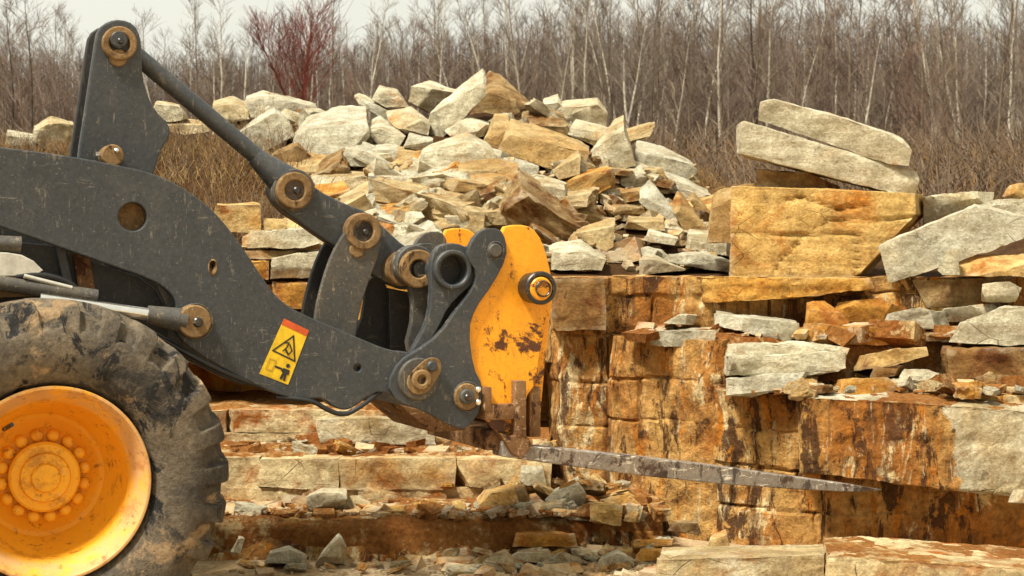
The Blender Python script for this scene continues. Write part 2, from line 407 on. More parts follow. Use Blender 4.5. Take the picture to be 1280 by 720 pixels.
# ------------------------------------------------------------------ quarry terraces (coursed beds of rock)
def resample(line, step):
    out = [Vector(line[0])]
    return out
def terrace(name, line, z0, z1, courses, blen, depth, mat, seed, jit=.035, amp=.016, L=.055, skip=None, gap=.003):
    """line: plan points (x,y) of the front; blocks in courses, joined as one rock face"""
    rng = random.Random(seed); bm = bmesh.new()
    P = [Vector((x, y, 0)) for x, y in line]
    seg = [(P[i + 1] - P[i]).length for i in range(len(P) - 1)]; tot = sum(seg)
    def at(s):
        s = max(0, min(tot, s))
        for i, l in enumerate(seg):
            if s <= l or i == len(seg) - 1:
                t = s / l; d = (P[i + 1] - P[i]).normalized(); return P[i] + d * (t * l), Vector((-d.y, d.x, 0))
            s -= l
    if isinstance(courses, int): courses = [k / courses for k in range(courses + 1)]
    k = 0
    for a, b in zip(courses, courses[1:]):
        za, zb = z0 + (z1 - z0) * a, z0 + (z1 - z0) * b
        s = -rng.uniform(0, blen)
        off = rng.uniform(-jit, jit)
        while s < tot:
            l = blen * rng.uniform(.55, 1.6); e = s + l
            s0, s1 = max(0, s), min(tot, e); s = e
            if s1 - s0 < .06: continue
            if skip and rng.random() < skip: continue
            p0, n0 = at(s0 + gap); p1, n1 = at(s1 - gap)
            pm, nm = at((s0 + s1) / 2)
            j = off + rng.uniform(-jit, jit); pts = []
            for p in (p0, p1):
                for z in (za + gap * .6, zb - gap * .6):
                    f = p - Vector((0, 0, 0)) - nm * 0 + nm * (j + rng.uniform(-.012, .012))
                    pts.append((f.x, f.y, z + rng.uniform(-.01, .01)))
                    g = p + nm * depth
                    pts.append((g.x, g.y, z))
            k += 1
            bb = rockmesh([pts], seed * 100 + k, 0 if mat == 'wall' else 1, amp, L)
            for v in bb.verts:
                q = v.co; wq = noise.fractal(q * 1.6, 1, 2, 4) * .035 + noise.noise(q * 7) * .008; v.co = q + Vector((wq * .3, wq, 0))
            me = bpy.data.meshes.new('tmp'); bb.to_mesh(me); bb.free(); bm.from_mesh(me); bpy.data.meshes.remove(me)
    return tag(obj(name, bm, M[mat], sharp=40), kind='structure')
def quarry_face(name, line, z0, z1, courses, blen, mat, seed, depth=.9, res=.017, groove=.034, rough=.042, step=.009, lean=.0):
    """one continuous broken face: uneven beds, joints that open and close, each block a little in or out"""
    rng = random.Random(seed); bm = bmesh.new()
    P = [Vector((x, y, 0)) for x, y in line]
    for _ in range(2):
        Q = [P[0]]
        for a, b in zip(P, P[1:]): Q += [a.lerp(b, .22), a.lerp(b, .78)]
        P = Q + [P[-1]]
    cum = [0.]
    for a, b in zip(P, P[1:]): cum.append(cum[-1] + (b - a).length)
    tot = cum[-1]; n = int(tot / res); m = int((z1 - z0) / res)
    cs = []
    for k in range(len(courses) - 1):
        j = [-rng.uniform(0, blen)]
        while j[-1] < tot + blen: j.append(j[-1] + blen * rng.uniform(.45, 1.7))
        cs.append((j, [rng.uniform(-1, 1) for _ in j]))
    rows = []; k = 0
    for i in range(n + 1):
        s_ = tot * i / n
        while k < len(P) - 2 and s_ > cum[k + 1]: k += 1
        p = P[k].lerp(P[k + 1], (s_ - cum[k]) / max(1e-6, cum[k + 1] - cum[k]))
        d = (P[min(k + 2, len(P) - 1)] - P[max(k - 1, 0)]).normalized(); nn = Vector((-d.y, d.x, 0)); row = []
        zt = z1 + .03 * noise.noise(Vector((s_ * 2.2, seed, 0))) + .015 * noise.noise(Vector((s_ * 9, seed, 4)))
        for q in range(m + 1):
            f = q / m; z = z0 + (zt - z0) * f
            w = Vector((p.x, p.y, z)); sw = s_ + .05 * noise.noise(Vector((z * 3, s_ * .5, seed))); fw = f + .022 * noise.noise(Vector((s_ * 1.7, seed, 2)))
            c = 0
            while c < len(courses) - 2 and fw > courses[c + 1]: c += 1
            js, off = cs[c]; b = 0
            while b < len(js) - 2 and sw > js[b + 1]: b += 1
            dv = min(abs(sw - js[b]), abs(js[b + 1] - sw)); dh = min(abs(fw - x) for x in courses[1:-1]) * (z1 - z0) if len(courses) > 2 else 9
            o1 = max(0., min(1., .55 + 1.5 * noise.noise(Vector((s_ * 1.3, z * 1.3, seed + 7)))))
            g = groove * (math.exp(-(dv / .010) ** 2) * o1 ** 2 + math.exp(-(dh / .010) ** 2) * max(.2, o1) ** 1.5) 
            blk = off[b] * step
            rel = rough * noise.fractal(w * 1.5, .8, 2.1, 6) + rough * .35 * abs(noise.noise(w * 4.5)) + .006 * noise.noise(w * 17)
            row.append(bm.verts.new(w + nn * (min(.07, g) + blk + rel + lean * f)))
        t_ = row[-1].co.copy()
        for dd in (.05, .25, .6, depth): row.append(bm.verts.new(t_ + nn * dd + Vector((0, 0, .02 * noise.noise(t_ * 3 + Vector((0, 0, dd)))))))
        rows.append(row)
    for a, b in zip(rows, rows[1:]):
        for q in range(len(a) - 1): bm.faces.new((a[q], b[q], b[q + 1], a[q + 1]))
    return tag(obj(name, bm, M[mat], sharp=32), kind='structure')
def pts(l): return [XY(*p) for p in l]
def backing(name, front, ytop, z, mat='soil'):
    """solid ground inside a terrace: top sheet with loose soil, front and ends closed"""
    bm = bmesh.new(); n = 60; rows = []
    x0, x1 = front[0][0], front[-1][0]
    xs = [x0 + (x1 - x0) * i / n for i in range(n + 1)]
    fy = [(p[0], p[1]) for p in front]
    for j in range(-1, 15):
        row = []
        for x in xs:
            f = interp(fy, x) + .10; t = max(0, j) / 14; y = f + (ytop - f) * t
            zz = -.2 if j < 0 else z + .012 + .055 * noise.fractal(Vector((x * 2.0, y * 2.5, z)), 1, 2, 5) - (.05 if j == 0 else 0) + .10 * t
            row.append(bm.verts.new((x, y + (.0 if j >= 0 else .02), zz)))
        rows.append(row)
    for a, b in zip(rows, rows[1:]):
        for i in range(n): bm.faces.new((a[i], a[i + 1], b[i + 1], b[i]))
    return tag(obj(name, bm, M[mat], smooth=True), kind='structure')

zA = zc(652, 11.35)
lA = pts([(60, 11.15), (330, 11.25), (480, 11.2), (600, 11.45), (720, 11.6), (830, 11.9)])
quarry_face('rock_step', lA, -.05, zA, [0, .5, 1], .7, 'wall_pale', 3, 1.0, .02, .03, .09, .02, .22)
backing('step_soil', lA, 12.7, zA - .02)
zB = zc(572, 12.1)
lB = pts([(60, 12.1), (410, 12.05), (690, 12.1)])
terrace('block_terrace', lB, zA - .03, zB, [0, .42, 1], .62, .9, 'block', 8, .02, .010)
backing('terrace_soil', lB, 13.2, zB - .02)
zC = zc(512, 12.8)
lC = pts([(60, 12.8), (400, 12.8), (560, 12.85)])
terrace('block_terrace', lC, zB - .03, zC, [0, .45, 1], .75, .8, 'block', 12, .03, .014)
backing('terrace_soil', lC, 14.2, zC - .02)
lD = pts([(-60, 13.9), (420, 13.9), (700, 13.85)])
terrace('quarry_wall', lD, zC - .4, 1.80, 6, .5, .9, 'ochre', 17, .07, .02)
# main wall
# (the blocks share one continuous, gently uneven face)
lE = pts([(684, 14.2), (686, 12.95), (757, 12.8), (768, 12.95), (1000, 13.0), (1420, 12.9)])
quarry_face('quarry_wall', lE, -.1, zc(347, 12.9), [0, .22, .43, .60, .78, .93, 1], .42, 'wall', 21, .9)
lF = pts([(757, 13.0), (762, 12.72), (800, 12.5), (835, 12.3), (905, 12.05), (935, 12.5)])
quarry_face('quarry_wall', lF, -.1, zc(424, 12.2), [0, .22, .40, .60, .80, 1], .34, 'wall', 33, .9)
lF2 = pts([(880, 12.25), (903, 12.03), (950, 11.87), (1004, 11.74), (1130, 11.72), (1290, 11.6), (1500, 11.3)])
quarry_face('quarry_wall', lF2, -.1, zc(492, 11.8), [0, .30, .55, .78, 1], .40, 'wall', 35, .9)
zF = zc(492, 11.8)
backing('ledge_soil', [lF2[1], lF2[3], XY(1330, 11.75), XY(1500, 11.5)], 13.3, zF - .02)
backing('ledge_soil', [XY(762, 12.75), lF[3], lF[4], XY(1000, 12.2), XY(1190, 12.35), XY(1500, 12.2)], 13.3, zc(424, 12.2) - .03)
lJ = pts([(1183, 12.1), (1310, 12.0), (1480, 11.8)])
terrace('ledge_bed', lJ, zF - .05, zc(434, 12.1), 1, 1.3, .8, 'brown', 44, .03, .02)
lG = pts([(640, 13.4), (700, 13.4)])

# ------------------------------------------------------------------ hand placed stones
rock('long cream cap bed along the top of the quarry wall under the orange block', [(759, 374), (761, 348), (900, 346), (1085, 349), (1092, 360), (1000, 372), (900, 378)], 12.72, .9, 'yellow', chips=1, fine=.04)
rock('short rust brown cap block at the wall corner behind the fork frame', [(690, 414), (690, 349), (756, 347), (757, 412)], 12.72, .6, 'brown', chips=1, fine=.04, name='stone_block')
# -- right: big block, leaning slabs and ledges
big = rock('huge cracked yellow ochre sandstone block standing under the two tilted slabs', [(912, 347), (914, 233), (1030, 236), (1143, 242), (1145, 268), (1070, 347)], 13.3, 1.1, 'yellow',
     dx=14, sc=.97, name='stone_block', chips=0, fine=.022, amp=.009)
def groove(o, lines, depth=.035, width=.010):
    """open cracks in the front of a block; lines in picture pixels"""
    for v in o.data.vertices:
        w = v.co + o.location; px, py = 640 + w.x / w.y * FPX, HOR - (w.z - CAMH) / w.y * FPX; k = w.y / FPX
        for L in lines:
            for (x0, y0), (x1, y1) in zip(L, L[1:]):
                dx, dy = x1 - x0, y1 - y0; t = max(0, min(1, ((px - x0) * dx + (py - y0) * dy) / (dx * dx + dy * dy)))
                d = math.hypot(px - x0 - t * dx, py - y0 - t * dy) * k
                if d < .05: v.co.y += depth * math.exp(-(d / width) ** 2)
groove(big, [[(900, 291), (960, 292), (1000, 294)], [(968, 347), (975, 325), (995, 306), (1010, 290), (1035, 276), (1060, 274), (1100, 276), (1150, 270)], [(1000, 294), (1070, 292), (1072, 347)], [(978, 252), (1000, 246), (1048, 262), (1085, 256)]])
rock('long pale slab lying directly on the orange block, lower of the two tilted ones', [(918, 190), (919, 155), (930, 151), (1030, 181), (1146, 215), (1149, 224), (1145, 241), (1118, 242), (1010, 213)], 13.6, .55, 'pale', dy=5, chips=1, amp=.010)
rock('topmost pale slab balanced tilted over the orange block', [(944, 151), (946, 128), (962, 124), (1060, 150), (1128, 173), (1140, 188), (1136, 207), (1112, 206), (1020, 176)], 13.52, .6, 'pale', dy=-4, chips=1, amp=.010)
rock('grey wedge of stone tucked under the left end of the tilted slabs', [(945, 236), (945, 212), (1010, 216), (1060, 238)], 13.8, .6, 'brown')
rock('big grey slab leaning diagonally beside the orange block', [(1097, 309), (1110, 353), (1122, 352), (1290, 296), (1300, 250), (1228, 254)], 12.9, .30, 'grey', dy=-8, dx=4, chips=1)
rock('cream slab with flat bright top behind the leaning grey slab', [(1153, 284), (1153, 247), (1200, 240), (1243, 240), (1240, 262), (1180, 288)], 13.8, .8, 'pale')
rock('broad pale slab at the right edge resting behind the grey leaning slab', [(1205, 262), (1245, 250), (1330, 246), (1330, 292), (1250, 300)], 13.5, .7, 'pale')
rock('rounded orange stone at the top right behind the pale slab', [(1252, 246), (1262, 232), (1290, 228), (1310, 240), (1300, 252)], 14.2, .5, 'ochre', name='stone_boulder')
rock('ochre slab lying under the leaning grey slab at the right edge', [(1180, 344), (1196, 320), (1290, 316), (1330, 322), (1330, 346)], 12.75, .5, 'ochre')
rock('small pale block at the foot of the leaning grey slab', [(1172, 338), (1184, 312), (1198, 312), (1200, 344), (1178, 344)], 12.65, .25, 'pale', name='stone_block')
rock('small yellowish block sitting in the gap below the ochre slab', [(1226, 377), (1228, 355), (1262, 352), (1278, 360), (1270, 378)], 12.5, .35, 'grey', name='stone_block')
rock('dark bed of stone jutting under the ochre slab', [(1130, 385), (1140, 350), (1330, 346), (1330, 380)], 12.95, .6, 'brown')
rock('grey weathered slab on the ledge right of the wall corner', [(892, 408), (890, 393), (930, 399), (998, 405), (1000, 420), (985, 426), (930, 416)], 12.35, .6, 'grey', dy=-6)
rock('thin pale slab overhanging the corner of the wall', [(812, 432), (812, 415), (860, 412), (906, 414), (900, 426), (850, 434)], 12.2, .55, 'grey', dy=-3)
rock('small pale slab behind the thin corner slab', [(828, 404), (850, 393), (872, 394), (868, 406)], 12.5, .5, 'pale')
rock('cream block standing against the ledge face left of the long grey slab', [(1006, 412), (1008, 378), (1030, 376), (1052, 392), (1070, 412)], 12.55, .4, 'ochre', name='stone_block')
rock('orange brown block between two ledge slabs under the big block', [(1040, 402), (1046, 378), (1100, 372), (1130, 388), (1120, 402)], 12.75, .4, 'ochre', name='stone_block')
rock('long bluish grey slab lying flat on the right ledge', [(1100, 408), (1108, 392), (1150, 385), (1190, 392), (1198, 406), (1150, 413)], 12.4, .55, 'grey')
rock('wide ochre bed slab supporting the ledge stones', [(1000, 428), (1004, 404), (1100, 410), (1140, 420), (1130, 432)], 12.35, .6, 'ochre')
rock('heap of cream stone broken flat at the right end of the ledge', [(1185, 428), (1200, 404), (1250, 384), (1330, 382), (1330, 434)], 12.2, .7, 'pale')
rock('flat cream flake at the very right of the ledge', [(1160, 402), (1180, 386), (1240, 380), (1262, 392), (1230, 404)], 12.65, .5, 'pale')
rock('upper pale slab of the pair jutting from the wall top', [(906, 447), (908, 431), (1000, 428), (1062, 436), (1058, 444), (980, 450)], 11.9, .9, 'pale', dy=-3)
rock('thick pale slab under its twin jutting from the wall top', [(900, 470), (903, 446), (1000, 444), (1058, 440), (1060, 462), (1010, 470)], 11.85, .9, 'pale', dy=-3)
rock('pale grey tongue of rock pointing out lowest from the wall top', [(908, 494), (908, 474), (1010, 464), (1014, 474), (985, 486), (940, 495)], 11.7, .7, 'grey', dy=-3)
rock('reddish slab propped on the ledge beside the jutting pair', [(1044, 468), (1062, 448), (1120, 436), (1158, 434), (1160, 444), (1120, 456)], 11.95, .5, 'ochre')
rock('pale angular stone lying on the red soil of the ledge', [(1114, 486), (1130, 462), (1160, 462), (1192, 472), (1190, 487)], 11.8, .35, 'pale')
rock('ochre flat slab left of the pale angular ledge stone', [(1036, 492), (1046, 474), (1110, 471), (1126, 486), (1100, 498)], 11.7, .5, 'ochre')
rock('tiny white chip beside the pale grey tongue of rock', [(1004, 490), (1012, 478), (1030, 480), (1026, 490)], 11.65, .2, 'pale')
rock('brown stone under the propped reddish slab', [(1088, 472), (1092, 458), (1130, 456), (1136, 470)], 11.95, .4, 'brown')
# overhanging slab
slab = rock('massive rust stained slab overhanging at the right with a pale broken end', [(1000, 590), (1002, 497), (1100, 502), (1200, 508), (1290, 520), (1470, 530), (1470, 640), (1330, 622), (1187, 613), (1090, 601)], 11.4, 1.4, 'wall', back=[(1000, 570), (1000, 468), (1460, 468), (1460, 600)], name='overhanging_slab', chips=0, amp=.014, fine=.017, slope=.0)
slab.data.materials.append(M['pale']); slab.data.materials.append(M['soil'])
for p in slab.data.polygons:
    w = p.center + slab.location; px, py = 640 + w.x / w.y * FPX, HOR - (w.z - CAMH) / w.y * FPX
    if p.normal.z > .75: p.material_index = 2 if noise.noise(w * 2.5) + .6 * noise.noise(w * 8) > -.12 else 1
    elif px > 1176 + (py - 510) * .28 + 26 * noise.noise(w * 4) + 8 * noise.noise(w * 15): p.material_index = 1
rock('small bluish chip poking in at the right edge under the slab', [(1260, 628), (1266, 612), (1300, 612), (1300, 630)], 11.1, .3, 'pale')
# foreground slabs
rock('long pale slab with a clean flat top lying in the foreground', [(818, 760), (822, 700), (900, 698), (1030, 694), (1034, 760)], 9.9, .75, 'pale', back=[(830, 700), (828, 684), (1036, 680), (1036, 720)], chips=0, amp=.012, fine=.03)
fg = rock('brown topped foreground slab at the bottom right', [(1032, 770), (1034, 694), (1180, 708), (1330, 716), (1330, 790)], 9.75, 1.0, 'block', back=[(1028, 710), (1030, 672), (1080, 670), (1330, 688), (1330, 720)], chips=0, amp=.012, fine=.03)

fg.data.materials.append(M['soil'])
for p in fg.data.polygons:
    w = p.center + fg.location
    if p.normal.z > .8 and noise.noise(w * 2.2) + .5 * noise.noise(w * 9) > -.22: p.material_index = 1
# -- the heap
g = 'slabs of the great broken stone heap'
def h(label, poly, t=.6, mat='pale', D=None, **k):
    cx = sum(p[0] for p in poly) / len(poly); by = max(p[1] for p in poly); cy = sum(p[1] for p in poly) / len(poly)
    poly = [(cx + (x - cx) * 1.07, cy + (y - cy) * 1.07) for x, y in poly]
    if D is None: D = on_heap(cx, by * .75 + cy * .25) - .32
    k.setdefault('tilt', random.Random(label).uniform(.25, .62)); k.setdefault('sc', .97); k.setdefault('chips', 3)
    return rock(label, poly, D, t * .8, mat, group=g, **k)
h('tall narrow slab leaning like a ramp to the very top of the heap', [(602, 85), (606, 91), (604, 108), (575, 150), (546, 176), (534, 170), (540, 139), (572, 112)], .8, 'pale')
h('brown faced pyramid boulder crowning the heap', [(612, 89), (627, 95), (671, 139), (667, 150), (633, 147), (583, 141), (598, 114)], .9, 'brown', name='stone_boulder')
h('pale flat boulder left of the leaning ramp slab', [(512, 102), (537, 101), (571, 112), (562, 126), (537, 140), (506, 122)], .8, 'pale')
h('white slab left of the pale flat boulder on the crest', [(475, 107), (496, 112), (510, 133), (483, 134), (467, 122)], .8, 'pale')
h('thin slab slanting down from the left crest', [(444, 118), (450, 115), (490, 139), (502, 154), (490, 155)], .6, 'grey')
h('broad pale slab in the middle of the left crest', [(483, 135), (512, 132), (537, 152), (533, 170), (508, 166), (490, 152)], .7, 'pale')
h('large rounded pale boulder at the left of the heap', [(370, 166), (385, 148), (425, 133), (456, 134), (458, 160), (436, 192), (400, 208), (370, 196)], 1.0, 'grey', name='stone_boulder')
h('ochre boulder between the rounded boulder and the crest slabs', [(454, 158), (475, 145), (504, 168), (498, 182), (450, 178)], .7, 'pale')
h('long flat slab beneath the ochre boulder', [(425, 206), (433, 181), (500, 179), (510, 196), (480, 208)], .7, 'grey')
h('squat grey cube of stone on the left slope', [(462, 210), (462, 189), (487, 185), (492, 206)], .5, 'grey', name='stone_block')
h('pale slab wedged under the leaning ramp', [(558, 162), (583, 145), (610, 152), (604, 170), (570, 174)], .6, 'pale')
h('thick slab with a bright top in the centre of the heap', [(525, 200), (531, 184), (583, 166), (608, 179), (635, 206), (579, 221), (548, 220)], .6, 'pale')
h('upright narrow ochre block at the heap centre', [(604, 179), (619, 143), (635, 143), (638, 152), (622, 187)], .4, 'tan', name='stone_block')
h('large oblong ochre block lying across the heap', [(627, 180), (640, 150), (690, 163), (733, 181), (729, 204), (692, 211), (650, 195)], .7, 'tan', name='stone_block', chips=2)
h('thin plate sliding out below the oblong ochre block', [(631, 193), (683, 211), (667, 220), (633, 206)], .6, 'grey')
h('small grey knob on the right crest of the heap', [(678, 142), (680, 122), (697, 118), (702, 130), (692, 146)], .5, 'pale')
h('smooth pale boulder on the right crest', [(695, 140), (702, 126), (746, 122), (757, 138), (756, 158), (728, 156)], .8, 'grey', name='stone_boulder')
h('long rounded slab under the smooth pale boulder', [(687, 140), (729, 154), (777, 164), (768, 180), (742, 181), (708, 162)], .7, 'pale')
h('pointed cream block on the right shoulder of the heap', [(740, 206), (740, 187), (766, 178), (767, 152), (779, 145), (787, 181), (793, 206), (771, 212)], .7, 'pale', name='stone_block')
h('thick grey slab tipping off the right shoulder', [(794, 198), (797, 176), (830, 184), (860, 199), (871, 214), (858, 224), (837, 226)], .7, 'grey')
h('ochre triangular shard below the oblong block', [(692, 212), (725, 185), (724, 218), (700, 223)], .4, 'tan')
h('wide flat ochre slab facing front in mid heap', [(631, 228), (671, 216), (729, 237), (685, 257), (650, 251)], .5, 'pale')
h('long squared pale slab at the far left of mid heap', [(392, 215), (462, 213), (463, 240), (395, 242)], .6, 'pale', chips=2)
h('second long squared slab continuing rightward from its neighbour', [(463, 214), (520, 215), (535, 220), (537, 238), (464, 240)], .6, 'grey', chips=2)
h('peaked brown stone sitting on the squared slabs', [(486, 214), (503, 196), (526, 213), (520, 218)], .5, 'tan')
h('steep bluish plank of stone sliding down the right slope', [(796, 226), (810, 222), (846, 268), (845, 285), (833, 278)], .3, 'grey')
h('ochre pointed slab next to the bluish plank', [(840, 244), (850, 239), (883, 285), (858, 293)], .35, 'tan')
h('slim ochre sliver at the right of the pointed slab', [(862, 244), (867, 240), (887, 264), (880, 276)], .3, 'tan')
h('cream block by the foot of the orange block, left side', [(858, 310), (862, 287), (912, 290), (912, 320)], .5, 'pale', name='stone_block')
h('upright pale rock leaning on the left side of the huge block', [(886, 300), (892, 240), (918, 216), (945, 214), (940, 240), (914, 300)], .5, 'tan', D=13.9)
h('long dark slab half sunk at the right foot of the heap', [(810, 304), (871, 310), (915, 327), (912, 340), (850, 330)], .6, 'grey')
h('bright block with flat top at the wall edge', [(688, 336), (687, 304), (725, 300), (755, 320), (750, 337)], .5, 'pale', name='stone_block')
h('ochre wedge right above the bright flat topped block', [(721, 286), (767, 272), (766, 308), (754, 314), (728, 298)], .4, 'tan')
h('flat shelf slab in the lower heap middle', [(663, 274), (700, 271), (733, 275), (731, 288), (667, 288)], .5, 'brown')
h('cream plate lying left in the lower heap', [(558, 265), (596, 262), (612, 281), (567, 288)], .4, 'pale')
h('pale plate right next to the cream plate', [(596, 265), (621, 260), (656, 264), (656, 279), (600, 282)], .4, 'pale')
h('dark thin plate under the wide ochre slab', [(688, 258), (733, 266), (729, 277), (692, 272)], .4, 'brown')
h('long slab lying along the wall edge near the huge block', [(767, 322), (817, 318), (856, 337), (800, 343)], .4, 'pale')
h('small pale slab below the brown peaked stone', [(519, 240), (550, 234), (566, 250), (533, 257)], .4, 'pale')
h('little cream wedge left of centre on the slope', [(553, 228), (587, 220), (594, 229), (560, 240)], .3, 'pale')
h('flat ochre cap stone beneath the thick centre slab', [(567, 226), (575, 210), (619, 211), (612, 227)], .4, 'tan')
h('brown slab between cap stone and wide flat slab', [(602, 216), (626, 208), (648, 213), (646, 226), (616, 226)], .4, 'brown')
h('thin brown plank on the right mid slope', [(719, 211), (760, 222), (752, 229), (724, 222)], .4, 'brown')
h('ochre chunk between the bluish plank and the shoulder', [(774, 238), (806, 234), (808, 248), (778, 254)], .3, 'tan')
h('ochre block in the shadowed lower right slope', [(782, 286), (786, 270), (828, 272), (830, 288)], .35, 'tan', name='stone_block')
h('hollow looking pale stone low on the left slope', [(493, 258), (500, 243), (525, 243), (522, 256)], .4, 'tan')
h('angular pale stone above the loader linkage', [(492, 278), (498, 263), (526, 262), (530, 270), (508, 283)], .4, 'pale')
h('wide pale slab low behind the loader hitch', [(440, 262), (452, 248), (494, 250), (498, 264), (470, 268)], .4, 'brown')
h('pale grey lump behind the rod eye', [(395, 268), (400, 250), (436, 246), (444, 262), (420, 270)], .4, 'brown')
h('tan slab in the middle of the lower right slope', [(760, 266), (770, 254), (804, 258), (806, 268)], .4, 'brown')
h('cream wedge lying against the orange block foot', [(806, 300), (812, 286), (846, 296), (842, 306)], .35, 'pale')
h('brown slab under the thick grey tipping slab', [(800, 226), (806, 212), (842, 226), (838, 236)], .5, 'brown')
h('thin light plate high on the right slope', [(744, 216), (752, 208), (790, 212), (786, 220)], .4, 'tan')
h('flat tan stone on the shoulder, beside the pointed cream block', [(724, 206), (734, 196), (744, 208), (738, 216)], .4, 'tan')
h('grey angular stone filling the left crest gap', [(506, 184), (512, 166), (540, 172), (536, 188)], .5, 'grey')
h('dark face stone behind the thick centre slab', [(596, 206), (604, 180), (630, 186), (634, 206)], .5, 'brown')
h('squared ochre stone under the left crest slabs', [(492, 204), (498, 184), (524, 188), (524, 204)], .5, 'tan')
# left of the heap
h('long dark edged boulder on the left skyline', [(310, 118), (330, 114), (365, 121), (392, 130), (393, 146), (372, 151), (340, 136), (316, 146), (309, 134)], .8, 'grey', name='stone_boulder')
h('triangular tan boulder beneath the dark edged one', [(290, 172), (318, 150), (343, 132), (360, 150), (366, 168), (325, 191)], .7, 'grey', name='stone_boulder')
h('pale stone between the triangular and rounded boulders', [(348, 166), (360, 150), (384, 152), (376, 172)], .5, 'pale')
h('pale chunk behind the rod on the left skyline', [(266, 148), (268, 126), (290, 119), (308, 128), (310, 148), (288, 152)], .7, 'pale')
h('white lump on the skyline beside the tower plate', [(192, 140), (196, 126), (224, 130), (234, 148), (210, 152)], .6, 'pale')
h('flat pale slab under the white skyline lump', [(206, 162), (210, 148), (252, 150), (262, 164), (230, 168)], .6, 'pale')
h('long low pale slab behind the tilt rod', [(270, 166), (276, 152), (316, 150), (318, 162), (296, 172)], .6, 'pale')
h('white boulder on the skyline left of the tower', [(42, 176), (44, 158), (64, 145), (90, 152), (92, 184), (60, 186)], .7, 'pale', name='stone_boulder')
h('low grey slab at the far left skyline', [(8, 182), (10, 162), (40, 166), (44, 180)], .6, 'grey')
h('small brown stone beside the white skyline boulder', [(56, 194), (60, 182), (80, 182), (84, 196)], .4, 'brown')
h('tan boulder below the large rounded boulder', [(335, 206), (344, 190), (372, 176), (392, 200), (380, 214)], .6, 'brown')
h('dim brown slab beside the tan boulder', [(300, 206), (312, 190), (340, 190), (342, 208)], .5, 'brown')
# left bench stacks behind the arm
def bench(label, poly, D, t, mat, **k):
    k.setdefault('tilt', .18 if D > 12 else .4); return rock(label, poly, D, t, mat, **k)
bench('orange block topmost of the stack behind the arm', [(262, 291), (270, 252), (326, 251), (328, 290)], 14.0, .8, 'ochre', name='stone_block')
bench('narrow ochre brick beside the topmost orange block', [(329, 288), (329, 272), (358, 273), (357, 288)], 14.0, .6, 'ochre', name='stone_block')
bench('flat cream slab in the stack behind the arm', [(300, 309), (306, 288), (350, 284), (388, 283), (404, 303), (380, 311)], 13.85, .8, 'pale')
bench('thin brown slab in the stack under the cream one', [(300, 324), (304, 311), (370, 312), (376, 324)], 13.9, .8, 'brown')
bench('pale squared block low in the stack behind the arm', [(338, 348), (340, 320), (400, 309), (408, 347)], 13.8, .7, 'pale', name='stone_block', chips=2)
bench('ochre squared block left of the pale squared block', [(286, 350), (288, 326), (337, 322), (336, 350)], 13.85, .7, 'ochre', name='stone_block', chips=2)
bench('lowest ochre block of the stack behind the arm', [(344, 386), (345, 350), (394, 349), (400, 386)], 13.75, .6, 'ochre', name='stone_block', chips=2)
bench('orange block half hidden by the lever bracket', [(402, 400), (404, 350), (450, 346), (466, 400)], 13.75, .6, 'ochre', name='stone_block', chips=2)
bench('pale long slab just above the lower terrace', [(386, 553), (382, 522), (440, 518), (540, 520), (545, 556)], 12.5, .3, 'pale', chips=3)
# lower left loose stones
bench('squared pale stone on the low step beside the tyre', [(384, 638), (384, 616), (404, 608), (434, 610), (430, 640)], 11.55, .3, 'pale', name='stone_block')
bench('white pointed stone leaning on the step foot', [(394, 706), (408, 682), (424, 662), (434, 680), (430, 705)], 11.0, .25, 'pale', name='small_stone')
bench('grey rounded stone on the sand beside the tyre', [(330, 704), (336, 688), (362, 680), (384, 692), (382, 706)], 10.95, .3, 'pale', name='small_stone')
bench('white sliver of stone close to the tyre tread', [(288, 690), (298, 668), (306, 670), (300, 692)], 11.0, .15, 'pale', name='small_stone')
bench('brown split stone left of the low rubble pile', [(584, 632), (600, 612), (644, 602), (648, 628), (620, 636)], 11.7, .3, 'ochre', name='small_stone')
bench('dark upright stone beside the split brown one', [(642, 636), (644, 604), (656, 602), (664, 632)], 11.75, .25, 'brown', name='small_stone')
bench('large pale triangular stone at the foot of the wall', [(670, 636), (690, 612), (724, 592), (732, 614), (730, 634)], 11.8, .35, 'pale', name='small_stone')
bench('tall pale block end beside the wall corner', [(650, 606), (652, 572), (678, 574), (684, 610)], 12.0, .4, 'pale', name='stone_block')
bench('tan stone right of the pale triangular one', [(744, 640), (750, 618), (786, 606), (802, 628), (796, 646)], 11.9, .4, 'ochre', name='small_stone')
bench('flat tan stone lying in the pile below the fork', [(700, 650), (716, 634), (748, 632), (752, 652)], 11.7, .35, 'pale', name='small_stone')
bench('dark small boulder beneath the fork by the wall', [(834, 664), (840, 650), (872, 648), (878, 668)], 11.5, .3, 'brown', name='small_stone')
bench('tan pointed stone beneath the wall and the fork', [(884, 684), (888, 668), (908, 660), (912, 682)], 11.4, .2, 'ochre', name='small_stone')
bench('white faceted stone in the foreground rubble, left one', [(600, 716), (608, 692), (632, 684), (648, 702), (640, 720)], 10.8, .3, 'pale', name='small_stone')
bench('long cream stone in the foreground rubble', [(634, 700), (646, 686), (690, 684), (716, 700), (690, 706)], 11.0, .3, 'pale', name='small_stone')
bench('white stone right in the foreground rubble', [(742, 716), (750, 692), (772, 684), (796, 700), (786, 718)], 10.8, .3, 'pale', name='small_stone')
bench('grey ledge stone between the foreground rubble and the wall', [(640, 684), (644, 662), (718, 662), (722, 684)], 11.3, .4, 'ochre', name='small_stone')
bench('tan stone beside the long pale foreground slab', [(792, 702), (800, 684), (830, 684), (834, 700)], 10.9, .3, 'ochre', name='small_stone')
bench('thin flake on the low step below the blocks', [(560, 648), (572, 640), (620, 641), (614, 650)], 11.6, .3, 'pale', name='small_stone')

